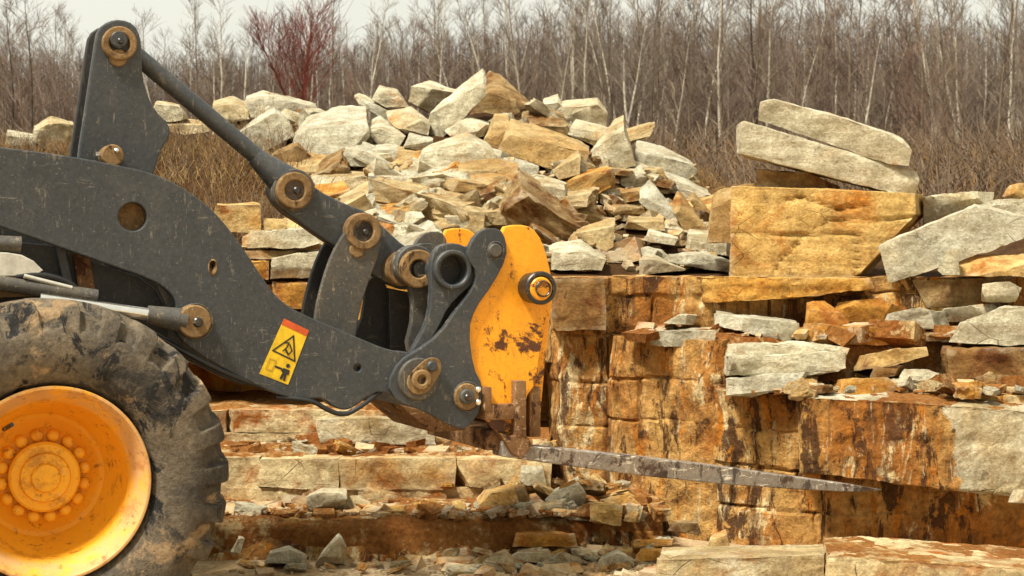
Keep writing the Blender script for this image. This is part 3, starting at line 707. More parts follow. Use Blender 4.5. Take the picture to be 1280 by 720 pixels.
# ------------------------------------------------------------------ scattered small stones
rng = random.Random(77)
variants = []
for k in range(10):
    sx, sy, sz = rng.uniform(.8, 1.3), rng.uniform(.6, 1.), rng.uniform(.25, .7)
    P = [Vector((rng.uniform(.7, 1) * a * sx, rng.uniform(.7, 1) * b * sy, rng.uniform(.7, 1) * c * sz)) * .5 for a in (-1, 1) for b in (-1, 1) for c in (-1, 1)]
    P += [Vector((rng.uniform(-.5, .5) * sx, rng.uniform(-.5, .5) * sy, rng.choice((-1, 1)) * sz * .55)) for _ in range(2)]
    bm = rockmesh([P], 900 + k, 5, .05, .16)
    me = bpy.data.meshes.new('small_stone'); bm.to_mesh(me); bm.free()
    for p in me.polygons: p.use_smooth = True
    me.set_sharp_from_angle(angle=math.radians(36)); variants.append(me)
mats = ['pale', 'tan', 'brown', 'ochre', 'grey', 'brown', 'tan']
vm = {}
def small(x, y, z, s, label, group, mset=mats, flat=True):
    m = rng.choice(mset); key = (rng.randrange(10), m)
    if key not in vm:
        me = variants[key[0]].copy(); me.materials.clear(); me.materials.append(M[m]); vm[key] = me
    o = bpy.data.objects.new('small_stone', vm[key]); COL.objects.link(o)
    o.location = (x, y, z); o.scale = (s * rng.uniform(.8, 1.5), s * rng.uniform(.8, 1.3), s * rng.uniform(.6, 1.1))
    o.rotation_euler = (rng.uniform(-.5, .5), rng.uniform(-.5, .5), rng.uniform(0, 6.28))
    tag(o, label, 'stone', group); LAST[0] = o
LAST = [None]
n = 0
while n < 90:
    px = rng.uniform(400, 900); py = rng.uniform(150 if px < 780 else 215, 338)
    if px < 620 and py < 215: continue
    if px < 500 and rng.random() < .6: continue
    D = on_heap(px, py)
    if D > 18.7: continue
    p = W(px, py, D); s = rng.choice((.12, .16, .22, .3, .38))
    small(p.x, p.y, p.z + s * .12, s, 'small broken stone lying among the slabs of the stone heap', 'small stones on the heap'); n += 1
for k in range(44):
    px = rng.uniform(960, 1300); D = rng.uniform(11.5, 12.5); x, y = XY(px, D)
    s = rng.uniform(.07, .24); small(x, y, zF + .04 + (.33 if D > 12.3 else 0), s, 'small broken stone lying on the soil of the right ledge', 'small stones on the right ledge')
for k in range(18):
    px = rng.uniform(800, 1200); D = rng.uniform(12.35, 12.8); x, y = XY(px, D)
    s = rng.uniform(.08, .2); small(x, y, zc(424, 12.2) + .03, s, 'small broken stone on the upper ledge under the orange block', 'small stones on the upper ledge')
for k in range(26):
    px = rng.uniform(560, 860); D = rng.uniform(11.55, 12.3) if px < 780 else rng.uniform(11.2, 11.6); x, y = XY(px, D)
    s = rng.uniform(.08, .22); z = zA if px < 800 else .05
    small(x, y, z + .03 + (.12 if D > 11.9 else 0), s, 'small rubble stone at the foot of the wall behind the fork', 'rubble at the foot of the wall', ['pale', 'ochre', 'brown'])
for k in range(44):
    px = rng.uniform(540, 860); D = rng.uniform(10.7, 11.35); x, y = XY(px, D)
    s = rng.uniform(.06, .17); small(x, y, .04, s, 'small rubble stone on the quarry floor below the fork', 'rubble on the quarry floor', ['pale', 'block', 'yellow', 'tan'])
for k in range(10):
    px = rng.uniform(285, 520); D = rng.uniform(10.85, 11.15); x, y = XY(px, D)
    s = rng.uniform(.06, .12); small(x, y, .03, s, 'small stone on the sand at the foot of the low step', 'stones at the foot of the low step', ['pale', 'ochre'])

for i in range(34):
    px = rng.uniform(290, 800); D, z = rng.choice(((rng.uniform(11.5, 11.95), zA), (rng.uniform(12.3, 12.7), zB))); px = min(px, 680) if z == zB else px; x, y = XY(px, D)
    s_ = rng.uniform(.07, .26); small(x, y, z + .02, s_, 'half buried stone in the rusty soil of the low steps', 'half buried stones on the steps', ['block', 'yellow', 'brown', 'brown', 'pale'])
k = 0; rm = random.Random(41)
while k < 54:
    px = rm.uniform(372, 890); py = rm.uniform(150, 330)
    if px > 780 and py < 225: continue
    if k % 4 == 0: px, py = rm.uniform(385, 560), rm.uniform(205, 290)
    if px < 620 and py < 205: continue
    D = on_heap(px, py)
    if D > 18.6: continue
    p = W(px, py, D); sc_ = rm.uniform(.42, .85)
    small(p.x, p.y - .05, p.z + .05, sc_, 'flat broken slab wedged among the big slabs of the stone heap', 'medium slabs on the heap', ['pale', 'grey', 'grey', 'tan', 'tan', 'brown', 'ochre'])
    o = LAST[0]; o.scale = (sc_ * rm.uniform(.9, 1.5), sc_ * .9, sc_ * rm.uniform(.45, .75)); o.rotation_euler = (rm.uniform(0, .55), rm.choice((-1, 1)) * rm.uniform(.05, .6), rm.uniform(-.5, .5)); k += 1
k = 0
while k < 22:
    px = rm.uniform(170, 400); py = rm.uniform(140, 182); D = on_heap(px, py)
    if D > 18.7: continue
    p = W(px, py, D); sc_ = rm.uniform(.3, .6)
    small(p.x, p.y, p.z + .05, sc_, 'pale stone lying on the grassy bank behind the tilt rod', 'stones on the left bank', ['pale', 'grey', 'brown']); k += 1
# gravel and chips: nobody could count them
def gravel(name, spots, mat, seed, smin, smax):
    r = random.Random(seed); bm = bmesh.new()
    for (x, y, z) in spots:
        s = r.uniform(smin, smax) * (1 + 3.2 * r.random() ** 9)
        R = Matrix.Rotation(r.uniform(0, 6.28), 3, 'Z') @ Matrix.Rotation(r.uniform(-.6, .6), 3, 'X')
        S = Vector((r.uniform(.7, 1.6), r.uniform(.6, 1.1), r.uniform(.25, .7))) * s
        vs = [bm.verts.new(Vector((x, y, z)) + R @ Vector((a * S.x * r.uniform(.6, 1), b * S.y * r.uniform(.6, 1), c * S.z * r.uniform(.6, 1)))) for a, b, c in
              ((-1, -1, -1), (1, -1, -1), (1, 1, -1), (-1, 1, -1), (-1, -1, 1), (1, -1, 1), (1, 1, 1), (-1, 1, 1))]
        for q in ((0, 3, 2, 1), (4, 5, 6, 7), (0, 1, 5, 4), (1, 2, 6, 5), (2, 3, 7, 6), (3, 0, 4, 7)): bm.faces.new([vs[i] for i in q])
    return tag(obj(name, bm, mat), kind='stuff')
r2 = random.Random(5)
sp = []
for k in range(900):
    px = r2.uniform(380, 900); py = r2.uniform(190, 340); D = on_heap(px, py)
    if D < 18.7: p = W(px, py, D); sp.append((p.x + r2.uniform(-.1, .1), p.y + r2.uniform(-.1, .1), p.z + .01))
gravel('heap_chips', sp[::2], M['block'], 1, .02, .06); gravel('heap_chips', sp[1::2], M['brown'], 2, .02, .06)
sp = []
for k in range(900):
    D = r2.uniform(10.5, 11.6); px = r2.uniform(540, 1000) if r2.random() < .9 else r2.uniform(280, 520); x, y = XY(px, D); sp.append((x, y, floorz(x, y) + .006))
gravel('floor_gravel', sp, M['block'], 3, .006, .03)
sp = []
for k in range(1000):
    px = r2.uniform(200, 830); D = r2.uniform(11.5, 12.05); x, y = XY(px, D); sp.append((x, y, zA + .012 + .02 * r2.random()))
for k in range(450):
    px = r2.uniform(280, 690); D = r2.uniform(12.3, 12.9); x, y = XY(px, D); sp.append((x, y, zB + .012 + .02 * r2.random()))
for k in range(1500):
    px = r2.uniform(940, 1320); D = r2.uniform(11.7, 12.9); x, y = XY(px, D); sp.append((x, y, zF + .012 + .03 * r2.random()))
for k in range(900):
    px = r2.uniform(800, 1320); D = r2.uniform(12.3, 13.0); x, y = XY(px, D); sp.append((x, y, zc(424, 12.2) + .012 + .02 * r2.random()))
gravel('ledge_gravel', sp[::3], M['block'], 4, .006, .034); gravel('ledge_gravel', sp[1::3], M['brown'], 6, .005, .025); gravel('ledge_gravel', sp[2::3], M['soil'], 7, .008, .04)

# ------------------------------------------------------------------ vegetation
def tube(bm, a, b, ra, rb, n=3):
    d = b - a
    if d.length < 1e-5: return
    q = d.to_track_quat('Z', 'Y'); A = []; B = []
    for i in range(n):
        t = 6.2832 * i / n; o = q @ Vector((math.cos(t), math.sin(t), 0)); A.append(bm.verts.new(a + o * ra)); B.append(bm.verts.new(b + o * rb))
    for i in range(n): bm.faces.new((A[i], A[(i + 1) % n], B[(i + 1) % n], B[i]))
def make_tree(seed, hgt, r0, nb, spread, bm_mat, tw_mat, lean=.10, fork=False, up=.9, low=.18):
    r = random.Random(seed); tb, cb = bmesh.new(), bmesh.new()
    def grow(p, d, L, rad, n, wob, bm, sides):
        path = [(p.copy(), rad)]
        for i in range(n):
            d = (d + Vector((r.uniform(-wob, wob), r.uniform(-wob, wob), r.uniform(0, wob * .7)))).normalized()
            q = p + d * (L / n); r1 = max(.005, rad * (1 - (i + 1) / n * .85)); tube(bm, p, q, path[-1][1], r1, sides); p = q; path.append((p.copy(), r1))
        return path
    stems = [grow(Vector((0, 0, -.3)), Vector((r.uniform(-lean, lean) * .6, r.uniform(-lean, lean), 1)).normalized(), hgt, r0, 9, .07, tb, 6)]
    if fork:
        b = stems[0][3][0]
        for _ in range(2): stems.append(grow(b, Vector((r.uniform(-.55, .55), r.uniform(-.4, .4), 1)).normalized(), hgt * .62, r0 * .7, 7, .09, tb, 5))
    for st in stems:
        for k in range(nb):
            t = low + (1 - low) * (k + r.random()) / nb; f = t * (len(st) - 1); i = min(int(f), len(st) - 2); p = st[i][0].lerp(st[i + 1][0], f - i); rad = max(.012, st[i][1] * .45)
            a = r.uniform(0, 6.28); L = hgt * spread * (1.15 - t) * r.uniform(.6, 1.2) + .35
            d = Vector((math.cos(a), math.sin(a), up * r.uniform(.6, 1.5))).normalized()
            br = grow(p, d, L, rad, 4, .2, cb, 3)
            for m in range(r.randint(4, 7)):
                g_ = r.uniform(.25, 1) * 4; j = min(int(g_), 3); q = br[j][0].lerp(br[j + 1][0], g_ - j)
                d2 = (d + Vector((r.uniform(-.8, .8), r.uniform(-.8, .8), r.uniform(-.1, .8)))).normalized(); L2 = L * r.uniform(.3, .6) + .15
                tw = grow(q, d2, L2, .009, 2, .25, cb, 3)
                for w in range(r.randint(2, 4)):
                    s0 = tw[1][0] if w % 2 else tw[2][0]
                    d3 = (d2 + Vector((r.uniform(-.9, .9), r.uniform(-.9, .9), r.uniform(-.2, .8)))).normalized(); e = s0 + d3 * (L2 * r.uniform(.35, .8) + .1)
                    tube(cb, s0, e, .0065, .004, 3)
    t = obj('bare_tree', tb, M[bm_mat], smooth=True); c = obj('crown', cb, M[tw_mat], t); return t
kinds = {}
for k in range(5): kinds['g%d' % k] = make_tree(10 + k, 8.0 + k * .4, .075, 24, .15, 'bark', 'twig')
for k in range(2): kinds['p%d' % k] = make_tree(30 + k, 8.8, .085, 20, .13, 'bark_birch', 'twig_pale')
for k in range(2): kinds['w%d' % k] = make_tree(40 + k, 7.2, .06, 30, .20, 'bark', 'twig_warm', low=.08)
kinds['f0'] = make_tree(51, 7.6, .085, 16, .20, 'bark_birch', 'twig_pale', .1, True)
kinds['r0'] = make_tree(60, 5.4, .07, 22, .30, 'bark_red', 'twig_red', .03, True, 1.3, .2)
kinds['d0'] = make_tree(70, 8.5, .10, 34, .30, 'bark_dark', 'twig', .03, False, .8, .15)
kinds['d1'] = make_tree(71, 7.8, .055, 22, .16, 'bark_dark', 'twig', .03, False, .8, .2)
used = set()
def plant(kind, px, D, s, label, group=None, rz=None):
    src = kinds[kind]; x = (px - 640) / FPX * D
    if kind in used:
        t = src.copy(); COL.objects.link(t)
        for ch in src.children: c = ch.copy(); COL.objects.link(c); c.parent = t
    else: t = src; used.add(kind)
    t.location = (x, D, H(x, D) - .05); t.scale = (s, s, s); t.rotation_euler = (0, 0, rng.uniform(0, 6.28) if rz is None else rz)
    tag(t, label, 'tree', group); return t
plant('r0', 372, 55, 1.0, 'red twigged bushy tree standing alone above the left boulders')
plant('f0', 792, 72, .95, 'white birch with a crooked forked trunk behind the heap', rz=1.)
plant('d0', 946, 76, 1.05, 'tall dark tree with a broad crown behind the tilted slabs')
plant('d1', 36, 62, .95, 'slim dark tree right of its twin at the far left')
plant('d1', 12, 64, .9, 'slim dark tree leftmost of all at the picture edge')
plant('p0', 736, 74, 1.0, 'white birch stem straight above the right heap crest')
plant('p1', 1165, 76, 1.0, 'white birch stem behind the right end of the tilted slabs')
plant('p0', 272, 66, .8, 'thin pale tree behind the tilt rod', rz=2.)
plant('p1', 838, 76, 1.0, 'thin white birch right of the crooked birch')
plant('p0', 1268, 78, 1., 'pale birch at the right edge of the picture')
G = {'g': ('bare grey brown tree in the wood behind the quarry', 'bare grey brown trees of the wood'),
     'p': ('bare pale stemmed birch in the wood behind the quarry', 'pale birches of the wood'),
     'w': ('bare russet twigged tree in the wood behind the quarry', 'russet twigged trees of the wood')}
cnt = 0
TOP = [(0, .82), (150, .72), (300, .75), (450, .82), (560, .90), (700, .97), (900, 1.0), (1280, .97)]
for row, (D0, num) in enumerate(((76, 46), (84, 54), (93, 60), (103, 70))):
    for i in range(num):
        px = -60 + (1400) * (i + rng.uniform(.1, .9)) / num; D = D0 + rng.uniform(-3, 3.5)
        left = px < 620
        ty = rng.choice('gggwwp' if left else 'gggppw') if rng.random() < .93 else 'p'
        kn = ty + str(rng.randrange(5 if ty == 'g' else 2))
        s = interp(TOP, px) * (1 + .2 * (D - 76) / 25) * rng.uniform(.85, 1.15)
        plant(kn, px, D, s, *G[ty]); cnt += 1
# far-off wood that reads as one mass
bm = bmesh.new(); r3 = random.Random(9)
for k in range(7000):
    D = r3.uniform(106, 150); px = r3.uniform(-160, 1440); x = (px - 640) / FPX * D; z = H(x, D)
    hh = interp(TOP, px) * r3.uniform(6.8, 10.2) * D / 108; a = Vector((x, D, z - .2)); tip = a + Vector((r3.uniform(-.5, .5), r3.uniform(-.5, .5), hh)); m = a.lerp(tip, .5) + Vector((r3.uniform(-.2, .2), 0, 0))
    tube(bm, a, m, r3.uniform(.03, .07), .03); tube(bm, m, tip, .03, .008)
    for w in range(9):
        p = m.lerp(tip, r3.uniform(-.7, .95)); d = Vector((r3.uniform(-1, 1), r3.uniform(-.4, .4), r3.uniform(.5, 1.6))) * r3.uniform(.4, 1.0); tube(bm, p, p + d, .014, .007)
tag(obj('far_wood', bm, M['thicket']), kind='stuff')
# brush along the foot of the wood and dry grass on the banks
def brush(name, spots, mat, seed, h0, h1, w, nper):
    r = random.Random(seed); bm = bmesh.new()
    for (x, y, z) in spots:
        for _ in range(nper):
            bx, by = x + r.uniform(-.25, .25), y + r.uniform(-.25, .25); hh = r.uniform(h0, h1)
            p = Vector((bx, by, z - .03)); d = Vector((r.uniform(-.7, .7), r.uniform(-.5, .5), 1)).normalized()
            q = p + d * hh * .6; e = q + (d + Vector((r.uniform(-.6, .6), r.uniform(-.5, .5), r.uniform(-.5, .2)))).normalized() * hh * .5
            tube(bm, p, q, w, w * .8); tube(bm, q, e, w * .8, w * .35)
            if r.random() < .5: tube(bm, q, q + Vector((r.uniform(-1, 1), r.uniform(-1, 1), r.uniform(.2, 1))).normalized() * hh * .35, w * .6, w * .3)
    return tag(obj(name, bm, M[mat]), kind='stuff')
sp = []
for k in range(5200):
    D = 24 + 62 * r2.random() ** 1.3; px = r2.uniform(-40, 1320); x = (px - 640) / FPX * D; sp.append((x, D, H(x, D)))
brush('undergrowth', sp[::2], 'scrub', 1, .35, 1.2, .012, 6)
brush('undergrowth', sp[1::2], 'dead', 2, .25, .7, .011, 4)
sp = []
for k in range(2600):
    D = r2.uniform(14.6, 21); px = r2.uniform(-60, 372); x = (px - 640) / FPX * D
    if noise.noise(Vector((x * 2.2, D * 2.2, 0))) > -.12: sp.append((x, D, H(x, D)))
brush('dry_grass', sp[::3], 'dead', 3, .12, .42, .003, 8); brush('dry_grass', sp[1::3], 'straw', 8, .06, .25, .0035, 8); brush('dry_grass', sp[2::3], 'scrub', 9, .1, .5, .003, 5)
sp = []
for k in range(700):
    D = r2.uniform(18.5, 21); px = r2.uniform(780, 940); x = (px - 640) / FPX * D; sp.append((x, D, H(x, D)))
brush('dry_grass', sp, 'dead', 4, .08, .3, .003, 4)

# ------------------------------------------------------------------ the wheel loader
TH = math.radians(22); D0 = 9.3; X0 = (65 - 640) / FPX * D0
Fv = Vector((math.cos(TH), math.sin(TH), 0)); Nv = Vector((-math.sin(TH), math.cos(TH), 0)); O3 = Vector((X0, D0, 0))
L0 = empty('wheel_loader', (X0, D0, 0), TH)
tag(L0, 'dusty grey and orange wheel loader holding a fork frame in front of the quarry wall', 'wheel loader')
def UV(px, py, v=0.):
    d = Vector(((px - 640) / FPX, 1, -(py - HOR) / FPX)); c = Vector((0, 0, CAMH))
    t = (v + O3.dot(Nv) - c.dot(Nv)) / d.dot(Nv); p = c + d * t
    return ((p - O3).dot(Fv), p.z)
def scale_at(px, v=0): a = UV(px, 400, v); b = UV(px, 500, v); return (a[1] - b[1]) / 100
def chaikin(P, n):
    for _ in range(n):
        Q = []
        for i in range(len(P)):
            a, b = P[i], P[(i + 1) % len(P)]
            Q += [(a[0] * .75 + b[0] * .25, a[1] * .75 + b[1] * .25), (a[0] * .25 + b[0] * .75, a[1] * .25 + b[1] * .75)]
        P = Q
    return P
def circ(c, r, n=28, ry=None): return [(c[0] + r * math.cos(6.2832 * i / n), c[1] + (ry or r) * math.sin(6.2832 * i / n)) for i in range(n)]
def plate(name, outline, v, th, mat, parent=None, holes=(), smooth=1, bevel=.006, px=True, at=None):
    """cut steel plate: outline in the plane v of the machine, th thick (away from the camera side)"""
    if px: outline = [UV(x, y, v if at is None else at) for x, y in outline]
    if smooth: outline = chaikin(outline, smooth)
    cu = bpy.data.curves.new('c', 'CURVE'); cu.dimensions = '2D'; cu.fill_mode = 'BOTH'; cu.extrude = th / 2 - bevel; cu.bevel_depth = bevel; cu.bevel_resolution = 1
    cu.offset = -bevel
    for loop in [outline] + [list(h_) for h_ in holes]:
        s = cu.splines.new('POLY'); s.points.add(len(loop) - 1); s.use_cyclic_u = True
        for p, q in zip(s.points, loop): p.co = (q[0], q[1], 0, 1)
    tmp = bpy.data.objects.new('t', cu); me = bpy.data.meshes.new_from_object(tmp); bpy.data.objects.remove(tmp)
    me.transform(Matrix(((1, 0, 0, 0), (0, 0, -1, v + th / 2), (0, 1, 0, 0), (0, 0, 0, 1))))
    me.name = name; me.materials.clear(); me.materials.append(M[mat])
    for p in me.polygons: p.use_smooth = True
    me.set_sharp_from_angle(angle=math.radians(30))
    o = bpy.data.objects.new(name, me); COL.objects.link(o); o.parent = parent or L0; return o
def lathe(bm, prof, c=(0, 0, 0), n=32, axis='v', fn=None, close=False, open0=False):
    """prof: list of (v, r) turned round the machine's cross axis through c"""
    rings = []
    for (v, r) in prof:
        ring = []
        for i in range(n):
            a = 6.2832 * i / n; rr, vv = (r, v) if fn is None else fn(v, r, a)
            ring.append(bm.verts.new((c[0] + rr * math.cos(a), c[1] + vv, c[2] + rr * math.sin(a))))
        rings.append(ring)
    if close: rings.append(rings[0])
    for A, B in zip(rings, rings[1:]):
        for i in range(n):
            try: bm.faces.new((A[i], A[(i + 1) % n], B[(i + 1) % n], B[i]))
            except ValueError: pass
    if not close:
        if not open0: bm.faces.new(rings[0])
        bm.faces.new(rings[-1][::-1])
def disc(name, px, py, v0, v1, r, mat, parent=None, inner=0, bev=.008, n=32):
    """boss, pin or bush along the cross axis; px,py where its near end shows"""
    u, z = UV(px, py, v0); bm = bmesh.new()
    if inner:
        lathe(bm, [(v0 + bev, inner), (v0, inner + bev), (v0, r - bev), (v0 + bev, r), (v1 - bev, r), (v1, r - bev), (v1, inner)], (u, 0, z), n, close=True)
    else:
        lathe(bm, [(v0, r - bev), (v0 + bev, r), (v1 - bev, r), (v1, r - bev)], (u, 0, z), n)
    bmesh.ops.recalc_face_normals(bm, faces=bm.faces)
    return obj(name, bm, M[mat], parent or L0, sharp=35)
def bar(bm, a, b, r, n=16, r2=None):
    d = Vector(b) - Vector(a); q = d.to_track_quat('Z', 'Y'); A = []; B = []
    for i in range(n):
        t = 6.2832 * i / n; o = q @ Vector((math.cos(t), math.sin(t), 0)); A.append(bm.verts.new(Vector(a) + o * r)); B.append(bm.verts.new(Vector(b) + o * (r2 or r)))
    for i in range(n): bm.faces.new((A[i], A[(i + 1) % n], B[(i + 1) % n], B[i]))
    bm.faces.new(A[::-1]); bm.faces.new(B)
def P3(px, py, v): u, z = UV(px, py, v); return Vector((u, v, z))
def rod(name, p, q, r, mat, parent=None, r2=None):
    bm = bmesh.new(); bar(bm, p, q, r, 20, r2); return obj(name, bm, M[mat], parent or L0, sharp=40)
def hose(name, P, r, mat='hose', parent=None):
    bm = bmesh.new(); P = [Vector(p) for p in P]
    for _ in range(3):
        Q = [P[0]]
        for a, b in zip(P, P[1:]): Q += [a.lerp(b, .25), a.lerp(b, .75)]
        P = Q + [P[-1]]
    for a, b in zip(P, P[1:]): tube(bm, a, b, r, r, 8)
    return obj(name, bm, M[mat], parent or L0, smooth=True)
def box(bm, lo, hi):
    vs = [bm.verts.new((x, y, z)) for x in (lo[0], hi[0]) for y in (lo[1], hi[1]) for z in (lo[2], hi[2])]
    for q in ((0, 1, 3, 2), (4, 6, 7, 5), (0, 4, 5, 1), (2, 3, 7, 6), (0, 2, 6, 4), (1, 5, 7, 3)): bm.faces.new([vs[i] for i in q])
def boxo(name, lo, hi, mat, parent=None, bev=.012):
    bm = bmesh.new(); box(bm, lo, hi); bmesh.ops.bevel(bm, geom=bm.edges, offset=bev, segments=2, affect='EDGES', profile=.6); bmesh.ops.recalc_face_normals(bm, faces=bm.faces)
    return obj(name, bm, M[mat], parent or L0, sharp=35)

ARM = [(-420, 170), (-200, 168), (-60, 175), (0, 184), (50, 190), (105, 198), (150, 207), (190, 216), (225, 232), (262, 258), (290, 290), (312, 322), (330, 350), (348, 374), (372, 390), (410, 406), (450, 423), (486, 438), (515, 440), (540, 452), (552, 478), (540, 500), (505, 504),
       (478, 488), (462, 494), (447, 506), (432, 514), (415, 508), (404, 497), (382, 500), (350, 495), (322, 482), (285, 464), (250, 444), (225, 424), (214, 404), (222, 384), (214, 366), (192, 350), (133, 330), (69, 307), (0, 283), (-60, 262), (-200, 235), (-420, 215)]
hole1 = circ(UV(166, 271), .078); hole2 = circ(UV(266, 334), .026, 20, .050); hole3 = circ(UV(447, 460), .022, 14)
arm = plate('lift_arm', ARM, 0, .09, 'metal', holes=[hole1, hole3], smooth=2, bevel=.008)
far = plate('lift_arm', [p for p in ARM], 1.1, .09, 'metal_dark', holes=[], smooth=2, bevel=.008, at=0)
# worn oval plug, bosses
bm = bmesh.new(); u, z = UV(266, 334)
lathe(bm, [(-.004, .022), (-.002, .027), (.01, .027)], (0, 0, 0), 24)
for v_ in bm.verts: v_.co = Vector((u + v_.co.x, v_.co.y, z + v_.co.z * 1.75))
obj('plug', bm, M['rustcake'], arm, smooth=True)
disc('boss', 527, 468, -.012, .10, .135, 'metal', arm)
disc('boss', 244, 402, -.10, .04, .092, 'rustcake', arm)
disc('pin_head', 248, 403, -.115, -.09, .028, 'blacksteel', arm)
disc('cross_tube', 168, 276, .10, 1.05, .13, 'rustcake')
disc('cross_tube', 400, 450, .09, 1.09, .11, 'metal_dark')
def weld(px_, py_, v, r_, seed, parent, a0=0, a1=6.2832, n=90):
    u_, z_ = UV(px_, py_, v); bm = bmesh.new(); prev = None
    for i in range(n + 1):
        a = a0 + (a1 - a0) * i / n; k_ = .0070 + .0005 * math.sin(i * 1.3) + .001 * noise.noise(Vector((i * .3, seed, 0)))
        p = Vector((u_ + r_ * math.cos(a), v, z_ + r_ * math.sin(a)))
        if prev is not None: tube(bm, prev[0], p, prev[1], k_, 6)
        prev = (p, k_)
    obj('weld_bead', bm, M['metal_dirty'], parent, smooth=True)
weld(527, 468, 0, .138, 1, arm); weld(244, 402, .0, .098, 3, arm)
# decal, 1.5 mm proud of the arm's face
DEC = [(355, 398), (386, 413), (360, 481), (324, 467)]
def dec(s, t): # s across (0..1), t down (0..1)
    a = Vector(DEC[0]).lerp(Vector(DEC[1]), s); b = Vector(DEC[3]).lerp(Vector(DEC[2]), s); p = a.lerp(b, t); return UV(p.x, p.y)
def flat(name, poly, off, mat, parent):
    bm = bmesh.new(); f = bm.faces.new([bm.verts.new((a[0], -off, a[1])) for a in poly]); r_ = bmesh.ops.extrude_face_region(bm, geom=[f])
    for g_ in r_['geom']:
        if isinstance(g_, bmesh.types.BMVert): g_.co.y += .0012
    bmesh.ops.recalc_face_normals(bm, faces=bm.faces)
    return obj(name, bm, M[mat], parent)
dl = flat('warning_decal', [dec(0, 0), dec(1, 0), dec(1, 1), dec(0, 1)], .0025, 'decal', arm)
flat('warning_decal', [dec(0, 0), dec(1, 0), dec(1, .11), dec(0, .11)], .004, 'red', arm)
def line(poly, w, mat, closed=True, off=.004):
    bm = bmesh.new(); n_ = len(poly)
    for i in range(n_ if closed else n_ - 1):
        a, b = Vector(poly[i]), Vector(poly[(i + 1) % n_]); d = (b - a).normalized(); nn = Vector((-d.y, d.x)) * w; a -= d * w; b += d * w
        k_ = off + i * .00025
        bm.faces.new([bm.verts.new((q.x, -k_, q.y)) for q in (a + nn, b + nn, b - nn, a - nn)])
    bmesh.ops.recalc_face_normals(bm, faces=bm.faces)
    return obj('decal_symbol', bm, M[mat], arm)
line([dec(.56, .20), dec(.10, .56), dec(.92, .58)], .0045, 'ink')
line([dec(.42, .50), dec(.50, .42), dec(.50, .34), dec(.38, .36)], .004, 'ink', False, .0055)
line([dec(.56, .36), dec(.70, .44), dec(.66, .50)], .004, 'ink', False, .0055)
line([dec(.50, .47), dec(.62, .52)], .006, 'ink', False, .0072)
line([dec(.12, .70), dec(.34, .70), dec(.34, .88), dec(.12, .88)], .0035, 'inkpale')
line([dec(.40, .79), dec(.47, .79)], .006, 'ink', False); line([dec(.53, .79), dec(.60, .79)], .006, 'ink', False, .0062)
flat('decal_symbol', circ(dec(.77, .70), .012, 12), .0042, 'ink', arm)
flat('decal_symbol', [dec(.66, .76), dec(.88, .76), dec(.90, .84), dec(.84, .85), dec(.86, .96), dec(.78, .96), dec(.77, .88), dec(.74, .96), dec(.66, .95), dec(.68, .84), dec(.62, .82)], .0044, 'ink', arm)
# lift cylinder
p1, p2 = P3(212, 397, -.05), P3(186, 393, -.05)
rod('cylinder_collar', P3(232, 401, -.045), P3(184, 393, -.045), .068, 'metal_dirty', None, .050)
c0 = P3(186, 393.5, -.045); c1 = P3(-150, 345, -.045)
rod('piston_rod', c0, c0.lerp(c1, .42), .036, 'chrome')
rod('cylinder_barrel', c0.lerp(c1, .20) + Vector((0, .02, .055)), c1 + Vector((0, .02, .055)), .042, 'metal_dirty')
# tower plates carrying the tilt rod
TW = [(118, 58), (122, 36), (136, 26), (152, 24), (168, 30), (176, 46), (177, 66), (178, 96), (184, 118), (194, 138), (212, 156), (213, 170), (202, 186), (196, 204), (188, 230), (96, 230), (97, 198), (106, 140)]
tw = plate('tower_plate', TW, .32, .06, 'metal', smooth=1, bevel=.01)
TW2 = [(p[0] - 3, p[1]) for p in TW]
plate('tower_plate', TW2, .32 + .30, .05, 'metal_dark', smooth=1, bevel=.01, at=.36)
disc('pin_ring', 150, 54, .28, .33, .098, 'rustcake', tw, inner=.058)
disc('pin_tab', 148, 72, .295, .32, .05, 'rustcake', tw)
disc('pin_head', 149, 49, .275, .32, .050, 'metal', tw)
disc('pin_head', 151, 51, .265, .30, .018, 'blacksteel', tw)
disc('pin_head', 141, 194, .19, .33, .062, 'rustcake', tw); disc('grease_bolt', 146, 188, .17, .21, .014, 'chrome', tw)
boxo('grease_tube', (UV(120, 192, .25)[0], .24, UV(120, 195, .25)[1]), (UV(136, 192, .25)[0], .26, UV(120, 190, .25)[1]), 'bare', tw, .003)
# tilt rod with an eye
ra, rb = P3(150, 52, .48), P3(352, 222, .48)
tr = rod('tilt_rod', ra, ra.lerp(rb, .90), .052, 'metal')
disc('rod_eye', 150, 52, .42, .54, .09, 'metal_dark', tr)
e0 = P3(318, 195, .48)
rod('rod_neck', e0, P3(362, 232, .48), .055, 'metal', tr, .11)
disc('rod_eye', 368, 238, .40, .56, .130, 'metal_dirty', tr)
disc('pin_ring', 369, 238, .345, .40, .110, 'rustcake', tr, inner=.060)
disc('pin_head', 370, 238, .36, .41, .072, 'grease', tr); disc('pin_head', 372, 238, .345, .38, .024, 'blacksteel', tr)
# bell crank lever
LV = [(385, 225), (398, 238), (430, 254), (462, 266), (484, 288), (506, 308), (528, 318), (538, 340), (522, 362), (500, 362), (455, 337), (425, 312), (400, 296), (372, 276), (346, 256), (352, 238)]
lv = plate('tilt_lever', LV, .42, .12, 'metal', smooth=1, bevel=.012)
plate('tilt_lever', [(330, 235), (345, 228), (372, 244), (400, 262), (410, 290), (380, 284), (345, 262)], .58, .05, 'metal_dark', smooth=1)
disc('pin_ring', 455, 289, .34, .42, .112, 'rustcake', lv, inner=.062)
disc('pin_head', 456, 290, .36, .42, .070, 'grease', lv); disc('pin_head', 458, 290, .35, .38, .022, 'blacksteel', lv)
